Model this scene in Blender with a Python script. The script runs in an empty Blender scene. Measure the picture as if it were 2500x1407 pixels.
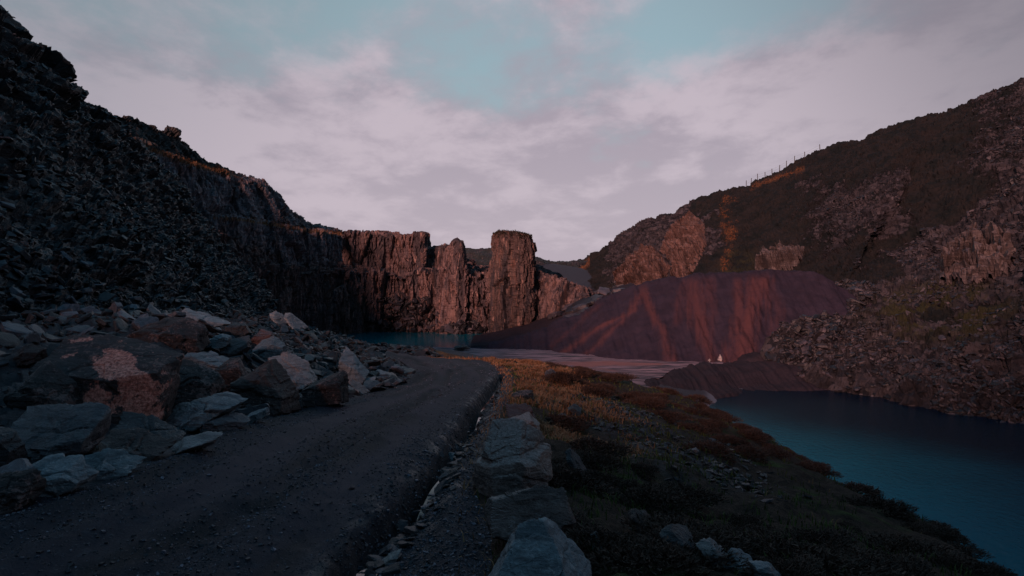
import bpy, math, random
import numpy as np
from mathutils import Vector, Euler, Matrix

# ------------------------------------------------------------------ camera, world, sun, exposure
S = bpy.context.scene
C = S.collection
CAMZ, F, HOR = 1.7, 1667.0, 660.0
cam_d = bpy.data.cameras.new('camera'); cam = bpy.data.objects.new('camera', cam_d); C.objects.link(cam)
cam.location = (0, 0, CAMZ); cam.rotation_euler = (math.radians(90), 0, 0)
cam_d.lens = 24.0; cam_d.sensor_width = 36.0; cam_d.shift_y = -(703.5 - HOR) / 2500.0
cam_d.clip_start = 0.05; cam_d.clip_end = 20000
S.camera = cam
S.view_settings.view_transform = 'Standard'; S.view_settings.look = 'None'
S.view_settings.gamma = 1; S.view_settings.exposure = 0.3

SUN_ELEV, SUN_AZ = math.radians(18), math.radians(207)      # low glow behind and left of the camera
w = bpy.data.worlds.new('World'); S.world = w; w.use_nodes = True

class NT:
    """small node tree helper"""
    def __init__(s, tree): s.t = tree; s.n = tree.nodes; s.l = tree.links
    def new(s, k, **kw):
        n = s.n.new(k)
        for a, b in kw.items(): setattr(n, a, b)
        return n
    def put(s, sock, v):
        if v is None: return
        if hasattr(v, 'is_linked') or isinstance(v, bpy.types.NodeSocket): s.l.new(v, sock)
        elif isinstance(v, (tuple, list)) and len(v) == 3 and sock.type == 'RGBA': sock.default_value = (*v, 1)
        else: sock.default_value = v
    def math(s, op, a, b=None, c=None, clamp=False):
        n = s.new('ShaderNodeMath', operation=op); n.use_clamp = clamp
        s.put(n.inputs[0], a)
        if b is not None: s.put(n.inputs[1], b)
        if c is not None: s.put(n.inputs[2], c)
        return n.outputs[0]
    def vmath(s, op, a, b=None):
        n = s.new('ShaderNodeVectorMath', operation=op); s.put(n.inputs[0], a)
        if b is not None: s.put(n.inputs[1], b)
        return n.outputs[0]
    def mix(s, f, a, b, mode='MIX'):
        n = s.new('ShaderNodeMix', data_type='RGBA', blend_type=mode); n.clamp_factor = True
        s.put(n.inputs[0], f); s.put(n.inputs[6], a); s.put(n.inputs[7], b)
        return n.outputs[2]
    def noise(s, v, scale, detail=6, rough=.6, dist=0.0, off=None):
        if off is not None: v = s.vmath('ADD', v, off)
        n = s.new('ShaderNodeTexNoise'); s.put(n.inputs['Vector'], v)
        n.inputs['Scale'].default_value = scale; n.inputs['Detail'].default_value = detail
        n.inputs['Roughness'].default_value = rough; n.inputs['Distortion'].default_value = dist
        return n.outputs['Fac']
    def vor(s, v, scale, out='Distance', feature='F1'):
        n = s.new('ShaderNodeTexVoronoi', feature=feature); s.put(n.inputs['Vector'], v)
        n.inputs['Scale'].default_value = scale
        return n.outputs[out]
    def step(s, v, a, b):
        n = s.new('ShaderNodeMapRange', interpolation_type='SMOOTHSTEP'); s.put(n.inputs[0], v)
        n.inputs[1].default_value = a; n.inputs[2].default_value = b
        return n.outputs[0]
    def map(s, v, sc, rot=(0, 0, 0)):
        n = s.new('ShaderNodeMapping'); s.put(n.inputs[0], v); n.inputs[2].default_value = rot; n.inputs[3].default_value = sc
        return n.outputs[0]

def build_world():
    t = NT(w.node_tree); t.n.clear()
    out = t.new('ShaderNodeOutputWorld'); bg = t.new('ShaderNodeBackground'); t.l.new(bg.outputs[0], out.inputs[0])
    sky = t.new('ShaderNodeTexSky', sky_type='NISHITA'); sky.sun_disc = False
    sky.sun_elevation = SUN_ELEV; sky.sun_rotation = SUN_AZ; sky.air_density = 1.3; sky.dust_density = 1.0; sky.ozone_density = 2.0
    tc = t.new('ShaderNodeTexCoord'); d = tc.outputs['Generated']
    sp = t.new('ShaderNodeSeparateXYZ'); t.l.new(d, sp.inputs[0])
    x, y, z = sp.outputs
    zz = t.math('ADD', t.math('MAXIMUM', z, 0.0), .20)
    cb = t.new('ShaderNodeCombineXYZ')
    t.put(cb.inputs[0], t.math('DIVIDE', x, zz)); t.put(cb.inputs[1], t.math('DIVIDE', y, zz)); cb.inputs[2].default_value = 3.7
    uv = t.vmath('ADD', t.map(cb.outputs[0], (1.05, .8, 1), (0, 0, .35)), (SKYO[0], SKYO[1], 0))
    n1 = t.noise(uv, .95, 9, .60, .15)
    n2 = t.noise(uv, 2.9, 8, .60, .15, off=(4, 9, 2))
    n3 = t.noise(uv, .8, 3, .5, off=(11, 3, 5))
    # cloud deck thickens towards the horizon and to the right, opens high up in the middle
    bl = t.math('ADD', n1, t.math('MULTIPLY', t.math('SUBTRACT', n2, .5), .32))
    low = t.step(z, .34, .10)
    gx = t.math('SUBTRACT', x, -.06)
    gap = t.math('MULTIPLY', t.step(t.math('ABSOLUTE', gx), .58, .12), t.step(z, .12, .34))
    bl = t.math('ADD', bl, t.math('MULTIPLY', low, .26))
    bl = t.math('SUBTRACT', bl, t.math('MULTIPLY', gap, .19))
    g2 = t.math('MULTIPLY', t.step(t.math('ABSOLUTE', t.math('SUBTRACT', x, .34)), .20, .04), t.step(z, .26, .32)); bl = t.math('SUBTRACT', bl, t.math('MULTIPLY', g2, .12))
    bl = t.math('ADD', bl, t.math('MULTIPLY', t.step(x, .25, .6), .07))
    cov = t.step(bl, .31, .57)
    blue = t.mix(.75, t.mix(1, sky.outputs[0], (.9, 1.0, 1.05), 'MULTIPLY'), (2.75, 3.6, 3.8))
    shade = t.step(t.math('ADD', n2, t.math('MULTIPLY', t.math('SUBTRACT', n3, .5), .8)), .36, .62)
    cl = t.mix(shade, (3.25, 2.75, 3.3), (4.8, 4.05, 4.6))
    hz = t.step(z, .28, .0)
    cl = t.mix(t.math('MULTIPLY', hz, .55), cl, (5.0, 4.2, 4.8))
    col = t.mix(t.math('MULTIPLY', cov, .93), blue, cl)
    # the sky dims towards the high left, away from the afterglow
    dim = t.step(t.math('ADD', t.math('MULTIPLY', x, -1.0), t.math('MULTIPLY', z, .7)), .3, .95)
    col = t.mix(t.math('MULTIPLY', dim, .6), col, (1.2, 1.6, 1.95))
    dimr = t.step(t.math('ADD', x, t.math('MULTIPLY', z, .7)), .40, .85)
    col = t.mix(t.math('MULTIPLY', dimr, .75), col, (1.5, 1.45, 1.75))
    # overhead and behind: deep blue dusk
    up = t.step(z, .43, .62)
    col = t.mix(t.math('MULTIPLY', up, .92), col, (.40, 1.25, 2.15))
    back = t.step(y, .15, -.35)
    col = t.mix(t.math('MULTIPLY', t.math('MULTIPLY', back, t.step(z, .8, .5)), .85), col, (.06, .22, .42))
    below = t.step(z, 0.0, -.05)
    col = t.mix(below, col, (.25, .25, .3))
    t.put(bg.inputs[0], col); bg.inputs[1].default_value = .095
SKYO = (.0, .0)
build_world()
sd = bpy.data.lights.new('sun', 'SUN'); sun = bpy.data.objects.new('sun', sd); C.objects.link(sun)
sd.energy = 3.4; sd.angle = math.radians(12); sd.color = (1.0, .50, .42)
# Nishita rotation is measured clockwise from +Y; put the lamp in the same direction
sdir = Vector((math.sin(SUN_AZ) * math.cos(SUN_ELEV), math.cos(SUN_AZ) * math.cos(SUN_ELEV), math.sin(SUN_ELEV)))
sun.rotation_euler = sdir.to_track_quat('Z', 'Y').to_euler(); sun.location = (-20, -40, 30)

# ------------------------------------------------------------------ numpy noise
rng = np.random.default_rng(7)
random.seed(7)
def _h(i, j, k, s):
    h = (i.astype(np.int64) * 374761393 + j.astype(np.int64) * 668265263 + k.astype(np.int64) * 2147483647 + s * 1274126177) & 0xffffffff
    h = ((h ^ (h >> 13)) * 1274126177) & 0xffffffff
    h = ((h ^ (h >> 16)) * 2246822519) & 0xffffffff
    return (h ^ (h >> 15)) & 0xffffffff
def hf(i, j, k, s): return _h(i, j, k, s) / 4294967295.0
def vnoise(p, s=0):
    f = np.floor(p); u = p - f; u = u * u * u * (u * (u * 6 - 15) + 10)
    i, j, k = f[:, 0], f[:, 1], f[:, 2]; r = 0
    for a in (0, 1):
        wa = u[:, 0] if a else 1 - u[:, 0]
        for b in (0, 1):
            wb = u[:, 1] if b else 1 - u[:, 1]
            for c in (0, 1):
                wc = u[:, 2] if c else 1 - u[:, 2]
                r = r + wa * wb * wc * hf(i + a, j + b, k + c, s)
    return r * 2 - 1
def fbm(p, sc, o=5, g=.5, s=0):
    r = 0; a = 1; t = 0
    p = np.asarray(p, float) * sc
    for q in range(o):
        r = r + a * vnoise(p + q * 17.3, s + q); t += a; a *= g; p = p * 2.03
    return r / t
def cells(p, sc, s=0):
    """random value of the nearest cell, and edge closeness"""
    p = np.asarray(p, float) * np.asarray(sc, float); f = np.floor(p)
    best = np.full(len(p), 1e9); sec = best.copy(); val = np.zeros(len(p))
    for a in (-1, 0, 1):
        for b in (-1, 0, 1):
            for c in (-1, 0, 1):
                i, j, k = f[:, 0] + a, f[:, 1] + b, f[:, 2] + c
                d = (i + hf(i, j, k, s) - p[:, 0]) ** 2 + (j + hf(i, j, k, s + 1) - p[:, 1]) ** 2 + (k + hf(i, j, k, s + 2) - p[:, 2]) ** 2
                v = hf(i, j, k, s + 3); m = d < best
                sec = np.where(m, best, np.minimum(sec, d)); best = np.where(m, d, best); val = np.where(m, v, val)
    return val, np.sqrt(sec) - np.sqrt(best)
def sst(v, a, b):
    t = np.clip((v - a) / (b - a), 0, 1); return t * t * (3 - 2 * t)
def P(px, py, d): return ((px - 1250) / F * d, d, CAMZ - (py - HOR) / F * d)
def proj(v):
    v = np.asarray(v); y = np.maximum(v[:, 1], .01)
    return 1250 + F * v[:, 0] / y, HOR + F * (CAMZ - v[:, 2]) / y
def polydist(x, y, line):
    """distance to a polyline in plan, and the parameter along it"""
    best = np.full(np.shape(x), 1e9); par = np.zeros(np.shape(x)); L = 0
    for (ax, ay), (bx, by) in zip(line[:-1], line[1:]):
        dx, dy = bx - ax, by - ay; l2 = dx * dx + dy * dy
        t = np.clip(((x - ax) * dx + (y - ay) * dy) / l2, 0, 1)
        d = np.hypot(x - ax - t * dx, y - ay - t * dy)
        m = d < best; best = np.where(m, d, best); par = np.where(m, L + t * math.sqrt(l2), par); L += math.sqrt(l2)
    return best, par

# ------------------------------------------------------------------ mesh helpers
def mesh_np(name, V, Fc, mat=None, smooth=False, attrs=None):
    me = bpy.data.meshes.new(name)
    V = np.asarray(V, np.float32); Fc = np.asarray(Fc, np.int32)
    k = Fc.shape[1]
    me.vertices.add(len(V)); me.vertices.foreach_set('co', V.ravel())
    me.loops.add(Fc.size); me.loops.foreach_set('vertex_index', Fc.ravel())
    me.polygons.add(len(Fc)); me.polygons.foreach_set('loop_start', np.arange(0, Fc.size, k, dtype=np.int32))
    me.update(calc_edges=True)
    me.polygons.foreach_set('use_smooth', np.full(len(Fc), smooth))
    if attrs:
        for a, v in attrs.items():
            at = me.attributes.new(a, 'FLOAT', 'POINT'); at.data.foreach_set('value', np.asarray(v, np.float32))
    if mat: me.materials.append(mat)
    me.validate()
    return me
def link(name, me, parent=None, loc=None):
    o = bpy.data.objects.new(name, me); C.objects.link(o)
    if loc is not None: o.location = loc
    if parent: o.parent = parent
    return o
def tag(o, label=None, cat=None, group=None, kind=None):
    if label: o['label'] = label
    if cat: o['category'] = cat
    if group: o['group'] = group
    if kind: o['kind'] = kind
    return o
def struct(name, me):
    return tag(link(name, me), kind='structure')
def grid_faces(nu, nv):
    a = np.arange(nu * nv).reshape(nu, nv)
    return np.stack([a[:-1, :-1], a[1:, :-1], a[1:, 1:], a[:-1, 1:]], -1).reshape(-1, 4)
def resample(A, n, cubic=False, axis_w=None):
    """A (m,k,3) resampled to n rows along the first axis, by chord length"""
    m = len(A)
    if axis_w is None:
        dl = np.linalg.norm(np.diff(A, axis=0), axis=2).mean(1)
    else: dl = axis_w
    s = np.concatenate([[0], np.cumsum(dl)]); t = np.linspace(0, s[-1], n)
    i = np.clip(np.searchsorted(s, t, 'right') - 1, 0, m - 2); u = ((t - s[i]) / np.maximum(dl[i], 1e-9))[:, None, None]
    p1, p2 = A[i], A[i + 1]
    if not cubic: return p1 + (p2 - p1) * u
    p0, p3 = A[np.maximum(i - 1, 0)], A[np.minimum(i + 2, m - 1)]
    d0, d1, d2 = dl[np.maximum(i - 1, 0)][:, None, None], dl[i][:, None, None], dl[np.minimum(i + 1, m - 2)][:, None, None]
    m1 = ((p2 - p1) / d1 * d0 + (p1 - p0) / d0 * d1) / (d0 + d1) * d1; m2 = ((p3 - p2) / d2 * d1 + (p2 - p1) / d1 * d2) / (d1 + d2) * d1
    m1 = np.where(i[:, None, None] == 0, p2 - p1, m1); m2 = np.where(i[:, None, None] >= m - 2, p2 - p1, m2)
    u2, u3 = u * u, u * u * u
    return (2*u3 - 3*u2 + 1) * p1 + (u3 - 2*u2 + u) * m1 + (-2*u3 + 3*u2) * p2 + (u3 - u2) * m2
def loft(cols, nu, nv, cu=True, cv=False):
    A = np.array(cols, float)                       # (ncol, m, 3)
    A = resample(A, nu, cu)
    B = resample(A.transpose(1, 0, 2), nv, cv)      # (nv, nu, 3)
    return B.transpose(1, 0, 2)                     # (nu, nv, 3)
def normals(G):
    du = np.gradient(G, axis=0); dv = np.gradient(G, axis=1)
    n = np.cross(du, dv); n /= np.maximum(np.linalg.norm(n, axis=2, keepdims=True), 1e-9)
    return n
SURF = {}
def rockface(name, cols, nu, nv, mat, disp, cu=True, cv=False, flip=False, smooth=False, attrs=None):
    G = loft(cols, nu, nv, cu, cv); N = normals(G)
    toward = np.array([0, 0, 30.]) - G.mean((0, 1))
    if (N.mean((0, 1)) @ toward) < 0: N = -N; flip = True
    p = G.reshape(-1, 3); n = N.reshape(-1, 3)
    q = p + disp(p, n)
    Fc = grid_faces(nu, nv)
    if flip: Fc = Fc[:, ::-1]
    at = attrs(q, p) if attrs else None
    me = mesh_np(name, q, Fc, mat, smooth, at); SURF[name] = (q, Fc)
    return me

# ------------------------------------------------------------------ materials
def newmat(name):
    m = bpy.data.materials.new(name); m.use_nodes = True
    t = NT(m.node_tree); b = t.n.get('Principled BSDF'); return m, t, b
def geo_pos(t): return t.new('ShaderNodeNewGeometry').outputs['Position']
def obj_pos(t): return t.new('ShaderNodeTexCoord').outputs['Object']
def attr(t, name):
    n = t.new('ShaderNodeAttribute'); n.attribute_name = name; return n.outputs['Fac']
def bump(t, b, h, strength, dist):
    n = t.new('ShaderNodeBump'); t.put(n.inputs['Height'], h); n.inputs['Strength'].default_value = strength
    n.inputs['Distance'].default_value = dist; t.l.new(n.outputs[0], b.inputs['Normal']); return n
def hexc(r, g, b): return (r, g, b)

def mat_slate(name, ca, cb, cc, sc=1.0, rough=.55, vary=.7, lichen=0, lic=(.3, .25, .22), aniso=(1, 1, 1), bd=.03, world=False, moss=None, moss_or_light_amt=0, rust=0, streak=0, objrand=True, island=False, spec=.5, edge=0):
    """split slate: blue-grey, purple and rusty faces, fine bedding relief, optional lichen, moss or painted light on tops, rust streaks"""
    m, t, b = newmat(name)
    v0 = geo_pos(t) if world else obj_pos(t)
    if not world and objrand:
        oi = t.new('ShaderNodeObjectInfo'); v0 = t.vmath('ADD', v0, t.vmath('MULTIPLY', oi.outputs['Random'], (37., 51., 23.)))
    v = t.map(v0, aniso)
    n1 = t.noise(v, sc * .9, 8, .62, .6); n2 = t.noise(v, sc * 5, 8, .65, .3, off=(7, 1, 3)); n3 = t.noise(v, sc * 22, 5, .7, off=(3, 8, 1))
    col = t.mix(t.step(n1, .38, .62), ca, cb)
    col = t.mix(t.step(n2, .48, .72), col, cc)
    col = t.mix(t.math('MULTIPLY', t.step(n3, .35, .7), .6), col, t.mix(1, col, (1.9, 1.85, 1.8), 'MULTIPLY'))
    lay = t.noise(t.map(v0, (sc * .5, sc * .5, sc * 5), (.35, .2, 0)), 1.7, 6, .65, .5, off=(3, 3, 8))
    col = t.mix(t.math('MULTIPLY', t.step(lay, .50, .36), .75), col, t.mix(1, col, (.35, .35, .38), 'MULTIPLY'))
    col = t.mix(t.math('MULTIPLY', t.step(lay, .56, .72), .5), col, t.mix(1, col, (1.9, 1.9, 1.85), 'MULTIPLY'))
    if rust:
        r = t.step(t.noise(v, sc * 1.4, 7, .6, .8, off=(1, 5, 9)), .62 - rust * .25, .82 - rust * .2)
        col = t.mix(t.math('MULTIPLY', r, .8), col, (.20, .085, .05))
    if streak:
        vs = t.map(v0, (1, 1, .12)); s1 = t.noise(vs, 1.3, 6, .6, .2, off=(2, 2, 2)); s2 = t.noise(vs, .55, 4, .6, off=(9, 1, 2))
        col = t.mix(t.math('MULTIPLY', t.step(s1, .50, .68), streak), col, t.mix(s2, (.17, .080, .062), (.10, .060, .056)))
        col = t.mix(t.math('MULTIPLY', t.step(s2, .47, .60), .85), col, (.026, .023, .030))
        s3 = t.noise(t.map(v0, (1, 1, .16)), 3.2, 6, .65, .3, off=(6, 6, 1)); col = t.mix(t.math('MULTIPLY', t.step(s3, .50, .40), .7), col, t.mix(1, col, (.22, .22, .26), 'MULTIPLY'))
        pal = t.noise(vs, 2.6, 5, .6, .2, off=(5, 12, 2))
        col = t.mix(t.math('MULTIPLY', t.step(pal, .60, .68), .75), col, (.36, .22, .18))
    if vary:
        if island: rv = t.new('ShaderNodeNewGeometry').outputs['Random Per Island']
        else: rv = t.new('ShaderNodeObjectInfo').outputs['Random']
        rv = t.math('POWER', rv, 2.6); col = t.mix(1, col, t.mix(rv, (1 - vary * .5,) * 3, (1 + vary * 3.0, 1 + vary * 2.8, 1 + vary * 2.7)), 'MULTIPLY')
    if lichen:
        l1 = t.noise(v, sc * 7, 6, .7, .3, off=(12, 4, 7)); l2 = t.noise(v, sc * 1.1, 3, .5, off=(2, 14, 7))
        l = t.step(t.math('ADD', l1, t.math('MULTIPLY', t.math('SUBTRACT', l2, .5), .6)), .68 - .18 * lichen, .72 - .14 * lichen)
        col = t.mix(t.math('MULTIPLY', l, .8), col, lic)
    if edge:
        pt = t.new('ShaderNodeNewGeometry').outputs['Pointiness']
        col = t.mix(t.math('MULTIPLY', t.step(pt, .51, .6), edge), col, t.mix(1, col, (2.2, 2, 1.9), 'MULTIPLY'))
    if moss:  # upward faces
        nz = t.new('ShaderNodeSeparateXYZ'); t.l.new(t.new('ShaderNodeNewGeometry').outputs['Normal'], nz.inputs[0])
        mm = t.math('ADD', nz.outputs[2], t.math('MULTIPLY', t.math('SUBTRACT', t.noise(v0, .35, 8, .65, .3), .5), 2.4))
        mk = t.step(mm, 1.0 - moss_or_light_amt, 1.25 - moss_or_light_amt)
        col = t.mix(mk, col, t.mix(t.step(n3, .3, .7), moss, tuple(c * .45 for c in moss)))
    t.put(b.inputs['Base Color'], col)
    rr = t.math('MULTIPLY_ADD', n2, .35, rough - .15, clamp=True); t.put(b.inputs['Roughness'], rr)
    b.inputs['Specular IOR Level'].default_value = spec
    # bedding: thin split layers crossing the block + grain
    vb = t.map(v0, (sc * .6, sc * .6, sc * 6), (.35, .2, 0)); nb = t.noise(vb, 1.6, 5, .6, .2)
    h = t.math('ADD', t.math('MULTIPLY', nb, .7), t.math('ADD', t.math('MULTIPLY', n2, .8), t.math('MULTIPLY', n3, .35)))
    bump(t, b, h, .9, bd)
    return m

def mat_ground(name, kind):
    m, t, b = newmat(name); v = geo_pos(t)
    nb = t.noise(v, .25, 6, .6, .4); nm = t.noise(v, 1.6, 6, .6, .2); nf = t.noise(v, 14, 6, .75); ng = t.noise(v, 60, 3, .7)
    if kind == 'road':
        col = t.mix(t.step(nb, .35, .65), (.009, .012, .021), (.018, .016, .025))
        tr = attr(t, 'track')                      # smoother, dustier wheel bands
        col = t.mix(t.math('MULTIPLY', tr, .8), col, (.046, .033, .045))
        grit = t.step(nf, .52, .64); col = t.mix(t.math('MULTIPLY', grit, t.math('SUBTRACT', .9, t.math('MULTIPLY', tr, .6))), col, (.034, .038, .052))
        dm = attr(t, 'rut_shade'); col = t.mix(t.math('MULTIPLY', dm, .9), col, (.004, .005, .008))  # shade in ruts and gully mixed in as near-black colour
        sp = t.vor(v, 34, 'Distance'); spc = t.vor(v, 34, 'Color')
        ss = t.new('ShaderNodeSeparateColor'); t.l.new(spc, ss.inputs[0])
        peb = t.math('MULTIPLY', t.step(sp, .32, .22), t.step(ss.outputs[0], .70, .78))
        peb = t.math('MULTIPLY', peb, t.math('MULTIPLY', .35, t.math('SUBTRACT', 1, t.math('MULTIPLY', tr, .8))))
        col = t.mix(peb, col, t.mix(ss.outputs[1], (.09, .10, .13), (.19, .17, .17)))
        wet = attr(t, 'wet'); wet = t.math('MULTIPLY', wet, t.step(t.noise(v, 5, 5, .7, off=(2, 9, 2)), .42, .62)); col = t.mix(t.math('MULTIPLY', wet, .75), col, (.018, .022, .028))
        t.put(b.inputs['Base Color'], col)
        t.put(b.inputs['Roughness'], t.math('MULTIPLY_ADD', wet, -.42, .78)); b.inputs['Specular IOR Level'].default_value = .3
        h = t.math('ADD', t.math('MULTIPLY', nf, .5), t.math('ADD', t.math('MULTIPLY', ng, .35), t.math('MULTIPLY', peb, .7)))
        bump(t, b, h, 1.0, .018)
    elif kind == 'floor':
        vs = t.map(v, (.045, .32, .3), (0, 0, -.12)); s1 = t.noise(vs, 2.2, 7, .65, .6); s2 = t.noise(vs, 7, 5, .6, .4, off=(3, 3, 3))
        col = t.mix(t.step(s1, .40, .58), (.036, .030, .041), (.085, .056, .066))
        col = t.mix(t.math('MULTIPLY', t.step(s2, .46, .56), .9), col, (.38, .25, .28))
        red = attr(t, 'red'); col = t.mix(red, col, (.30, .12, .10))
        col = t.mix(t.math('MULTIPLY', t.step(nf, .45, .7), .3), col, (.07, .06, .075))
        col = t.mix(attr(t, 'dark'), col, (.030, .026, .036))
        wet = attr(t, 'wet'); col = t.mix(wet, col, (.15, .15, .18))
        t.put(b.inputs['Base Color'], col); b.inputs['Roughness'].default_value = .75
        bump(t, b, t.math('ADD', nf, nm), .8, .12)
    elif kind == 'bank':
        dry, st = attr(t, 'dry'), attr(t, 'stony')
        gr = t.mix(t.step(nm, .36, .62), (.030, .045, .014), (.080, .115, .030))
        br = t.mix(t.step(nf, .35, .7), (.034, .023, .018), (.100, .062, .044))
        col = t.mix(t.step(t.noise(v, .9, 7, .68, .5, off=(4, 4, 1)), .32, .46), gr, br)
        col = t.mix(t.math('MULTIPLY', dry, t.step(nm, .3, .6)), col, t.mix(nf, (.20, .085, .035), (.34, .17, .075)))
        stc = t.vor(v, 9, 'Color'); ss = t.new('ShaderNodeSeparateColor'); t.l.new(stc, ss.inputs[0])
        col = t.mix(t.math('MULTIPLY', st, t.step(ss.outputs[0], .3, .5)), col, t.mix(ss.outputs[1], (.05, .05, .055), (.16, .14, .14)))
        t.put(b.inputs['Base Color'], col); b.inputs['Roughness'].default_value = .9; b.inputs['Specular IOR Level'].default_value = .15
        bump(t, b, t.math('ADD', nf, t.math('ADD', nm, t.math('MULTIPLY', ng, .5))), 1.0, .06)
    elif kind == 'rubble':
        col = t.mix(t.step(nm, .35, .65), (.010, .014, .020), (.020, .020, .025))
        vc = t.vor(v, 6, 'Color'); ss = t.new('ShaderNodeSeparateColor'); t.l.new(vc, ss.inputs[0])
        col = t.mix(ss.outputs[0], col, t.mix(1, col, (2.2, 2.2, 2.2), 'MULTIPLY'))
        t.put(b.inputs['Base Color'], col); b.inputs['Roughness'].default_value = .6
        bump(t, b, t.math('ADD', t.math('MULTIPLY', ss.outputs[1], 1.2), nf), 1.0, .07)
    return m

def mat_heap(name, base, red):
    m, t, b = newmat(name); v = geo_pos(t)
    nf = t.noise(v, 5, 7, .7); nm = t.noise(v, .7, 6, .6, .4)
    col = t.mix(t.step(nm, .35, .65), base, tuple(c * 1.35 for c in base))
    r = attr(t, 'red'); col = t.mix(r, col, t.mix(nf, red, tuple(c * .7 for c in red)))
    col = t.mix(t.math('MULTIPLY', t.step(nf, .55, .75), .35), col, t.mix(1, col, (2, 1.9, 1.8), 'MULTIPLY'))
    t.put(b.inputs['Base Color'], col); b.inputs['Roughness'].default_value = .9; b.inputs['Specular IOR Level'].default_value = .15
    bump(t, b, nf, .8, .15)
    return m

def mat_moor(name):
    """heather hillside with rock showing through"""
    m, t, b = newmat(name); v = geo_pos(t)
    nb = t.noise(v, .06, 7, .62, .5); nm = t.noise(v, .35, 7, .68, .4); nf = t.noise(v, 2.2, 7, .75, .2)
    veg = t.mix(t.step(nm, .36, .62), (.006, .010, .011), (.019, .018, .018))
    veg = t.mix(t.math('MULTIPLY', t.step(nf, .5, .75), .6), veg, (.040, .034, .030))
    vr = t.map(v, (1, 1, 1.8), (.4, .3, 0))
    vc = t.vor(vr, 1.1, 'Color'); ss = t.new('ShaderNodeSeparateColor'); t.l.new(vc, ss.inputs[0])
    rock = t.mix(t.math('POWER', ss.outputs[0], 1.8), (.008, .010, .015), (.085, .078, .090)); rock = t.mix(t.math('MULTIPLY', t.step(nf, .4, .65), .6), rock, (.05, .045, .05))
    rk = attr(t, 'rock')
    k = t.step(t.math('ADD', rk, t.math('ADD', t.math('MULTIPLY', t.math('SUBTRACT', nf, .5), .9), t.math('MULTIPLY', t.math('SUBTRACT', nm, .5), .9))), .46, .56)
    col = t.mix(k, veg, rock)
    dry = attr(t, 'dry'); col = t.mix(t.math('MULTIPLY', dry, t.step(nf, .35, .6)), col, t.mix(nm, (.20, .075, .030), (.30, .14, .06)))
    gr = attr(t, 'green'); col = t.mix(t.math('MULTIPLY', gr, t.step(nm, .42, .6)), col, (.032, .034, .014))
    t.put(b.inputs['Base Color'], col); b.inputs['Roughness'].default_value = .85; b.inputs['Specular IOR Level'].default_value = .2
    bump(t, b, t.math('ADD', nf, t.math('MULTIPLY', t.math('MULTIPLY', ss.outputs[1], k), .8)), 1.0, .35)
    return m

def mat_water(name, col, sc, bd, rough=.12, painted_reflection=False):
    m, t, b = newmat(name); v = geo_pos(t)
    vv = t.map(v, (1, .8, 1), (0, 0, .5))
    n = t.math('ADD', t.noise(vv, sc, 4, .6, .3), t.math('MULTIPLY', t.noise(vv, sc * 3.1, 3, .6), .4))
    c = t.mix(t.step(t.noise(v, .05, 3, .5), .3, .7), col, tuple(x * .7 for x in col))
    if painted_reflection:      # teal along the bank; the hill's dark reflection and shade painted in beyond
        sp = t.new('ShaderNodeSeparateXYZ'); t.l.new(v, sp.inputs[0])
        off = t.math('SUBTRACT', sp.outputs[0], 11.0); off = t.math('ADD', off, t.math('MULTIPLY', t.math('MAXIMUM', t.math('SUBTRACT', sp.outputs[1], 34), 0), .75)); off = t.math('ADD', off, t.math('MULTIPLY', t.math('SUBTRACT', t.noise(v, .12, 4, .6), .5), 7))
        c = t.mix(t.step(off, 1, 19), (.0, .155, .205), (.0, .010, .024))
    t.put(b.inputs['Base Color'], c); b.inputs['Roughness'].default_value = rough; b.inputs['IOR'].default_value = 1.16 if 'pool' in name else 1.33; b.inputs['Specular IOR Level'].default_value = .22 if 'pool' in name else .5
    if 'pool' in name: b.inputs['Specular Tint'].default_value = (.25, .75, 1, 1)
    bump(t, b, n, 1.0, bd); return m

def mat_blade(name, c1, c2, rough=.8):
    m, t, b = newmat(name)
    r = t.new('ShaderNodeNewGeometry').outputs['Random Per Island']
    n = t.noise(geo_pos(t), 1.2, 3, .6)
    col = t.mix(t.math('ADD', t.math('MULTIPLY', r, .6), t.math('MULTIPLY', t.step(n, .35, .65), .4)), c1, c2)
    t.put(b.inputs['Base Color'], col); b.inputs['Roughness'].default_value = rough; b.inputs['Specular IOR Level'].default_value = .15
    return m

# ------------------------------------------------------------------ ground height field
WL = -8.0
gp = []   # control points x,y,z
def gpx(*a):
    for p in a: gp.append(P(*p))
# road
gpx((1150,1407,3.8),(700,1407,3.8),(0,1407,3.85),(-800,1407,3.8),(1120,1200,5.25),(700,1200,5.25),(250,1200,5.2),(1180,1060,7.9),(900,1050,8.1),(560,1050,8.0),
    (1200,1000,10.2),(1000,1000,10.2),(620,1020,9.6),(1230,950,14.3),(1100,950,14.2),(900,960,13.8),(1240,915,19.5),(1120,915,19),(1000,915,18.6),(1225,895,23.5),(1100,892,23.5),(990,893,23.5),
    (1150,880,29),(1020,875,31),(930,868,34),(1080,862,40),(950,855,43),(1000,850,52),(1120,858,50),(880,850,46))
gp += [(0,-3,.05),(-4,-3,.1),(2,-3,0),(6,-3,-1.2),(0,-15,.3),(-10,-15,3),(9,-15,-5),(-8,0,.6),(-14,-4,3),(-14,4,1.5),(-24,6,3)]
# left side under the boulders
gpx((430,1105,6.7),(760,985,11.7),(990,930,17.2),(300,880,9.6),(500,800,14.5),(0,800,12.5),(0,1000,7.6),(0,1180,5.2),(250,1000,8.2),(200,1100,6.6),(450,950,10.6),(650,900,14.5),
    (700,790,24),(800,830,27),(900,880,24),(850,835,32),(780,810,36),(600,830,18),(900,930,17),(700,960,12.6),(560,1000,10))
gp += [(-16,40,-3),(-25,30,0),(-20,60,-6),(-14,80,-7.5),(-25,90,-8.5),(-12,60,-5.5)]
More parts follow.
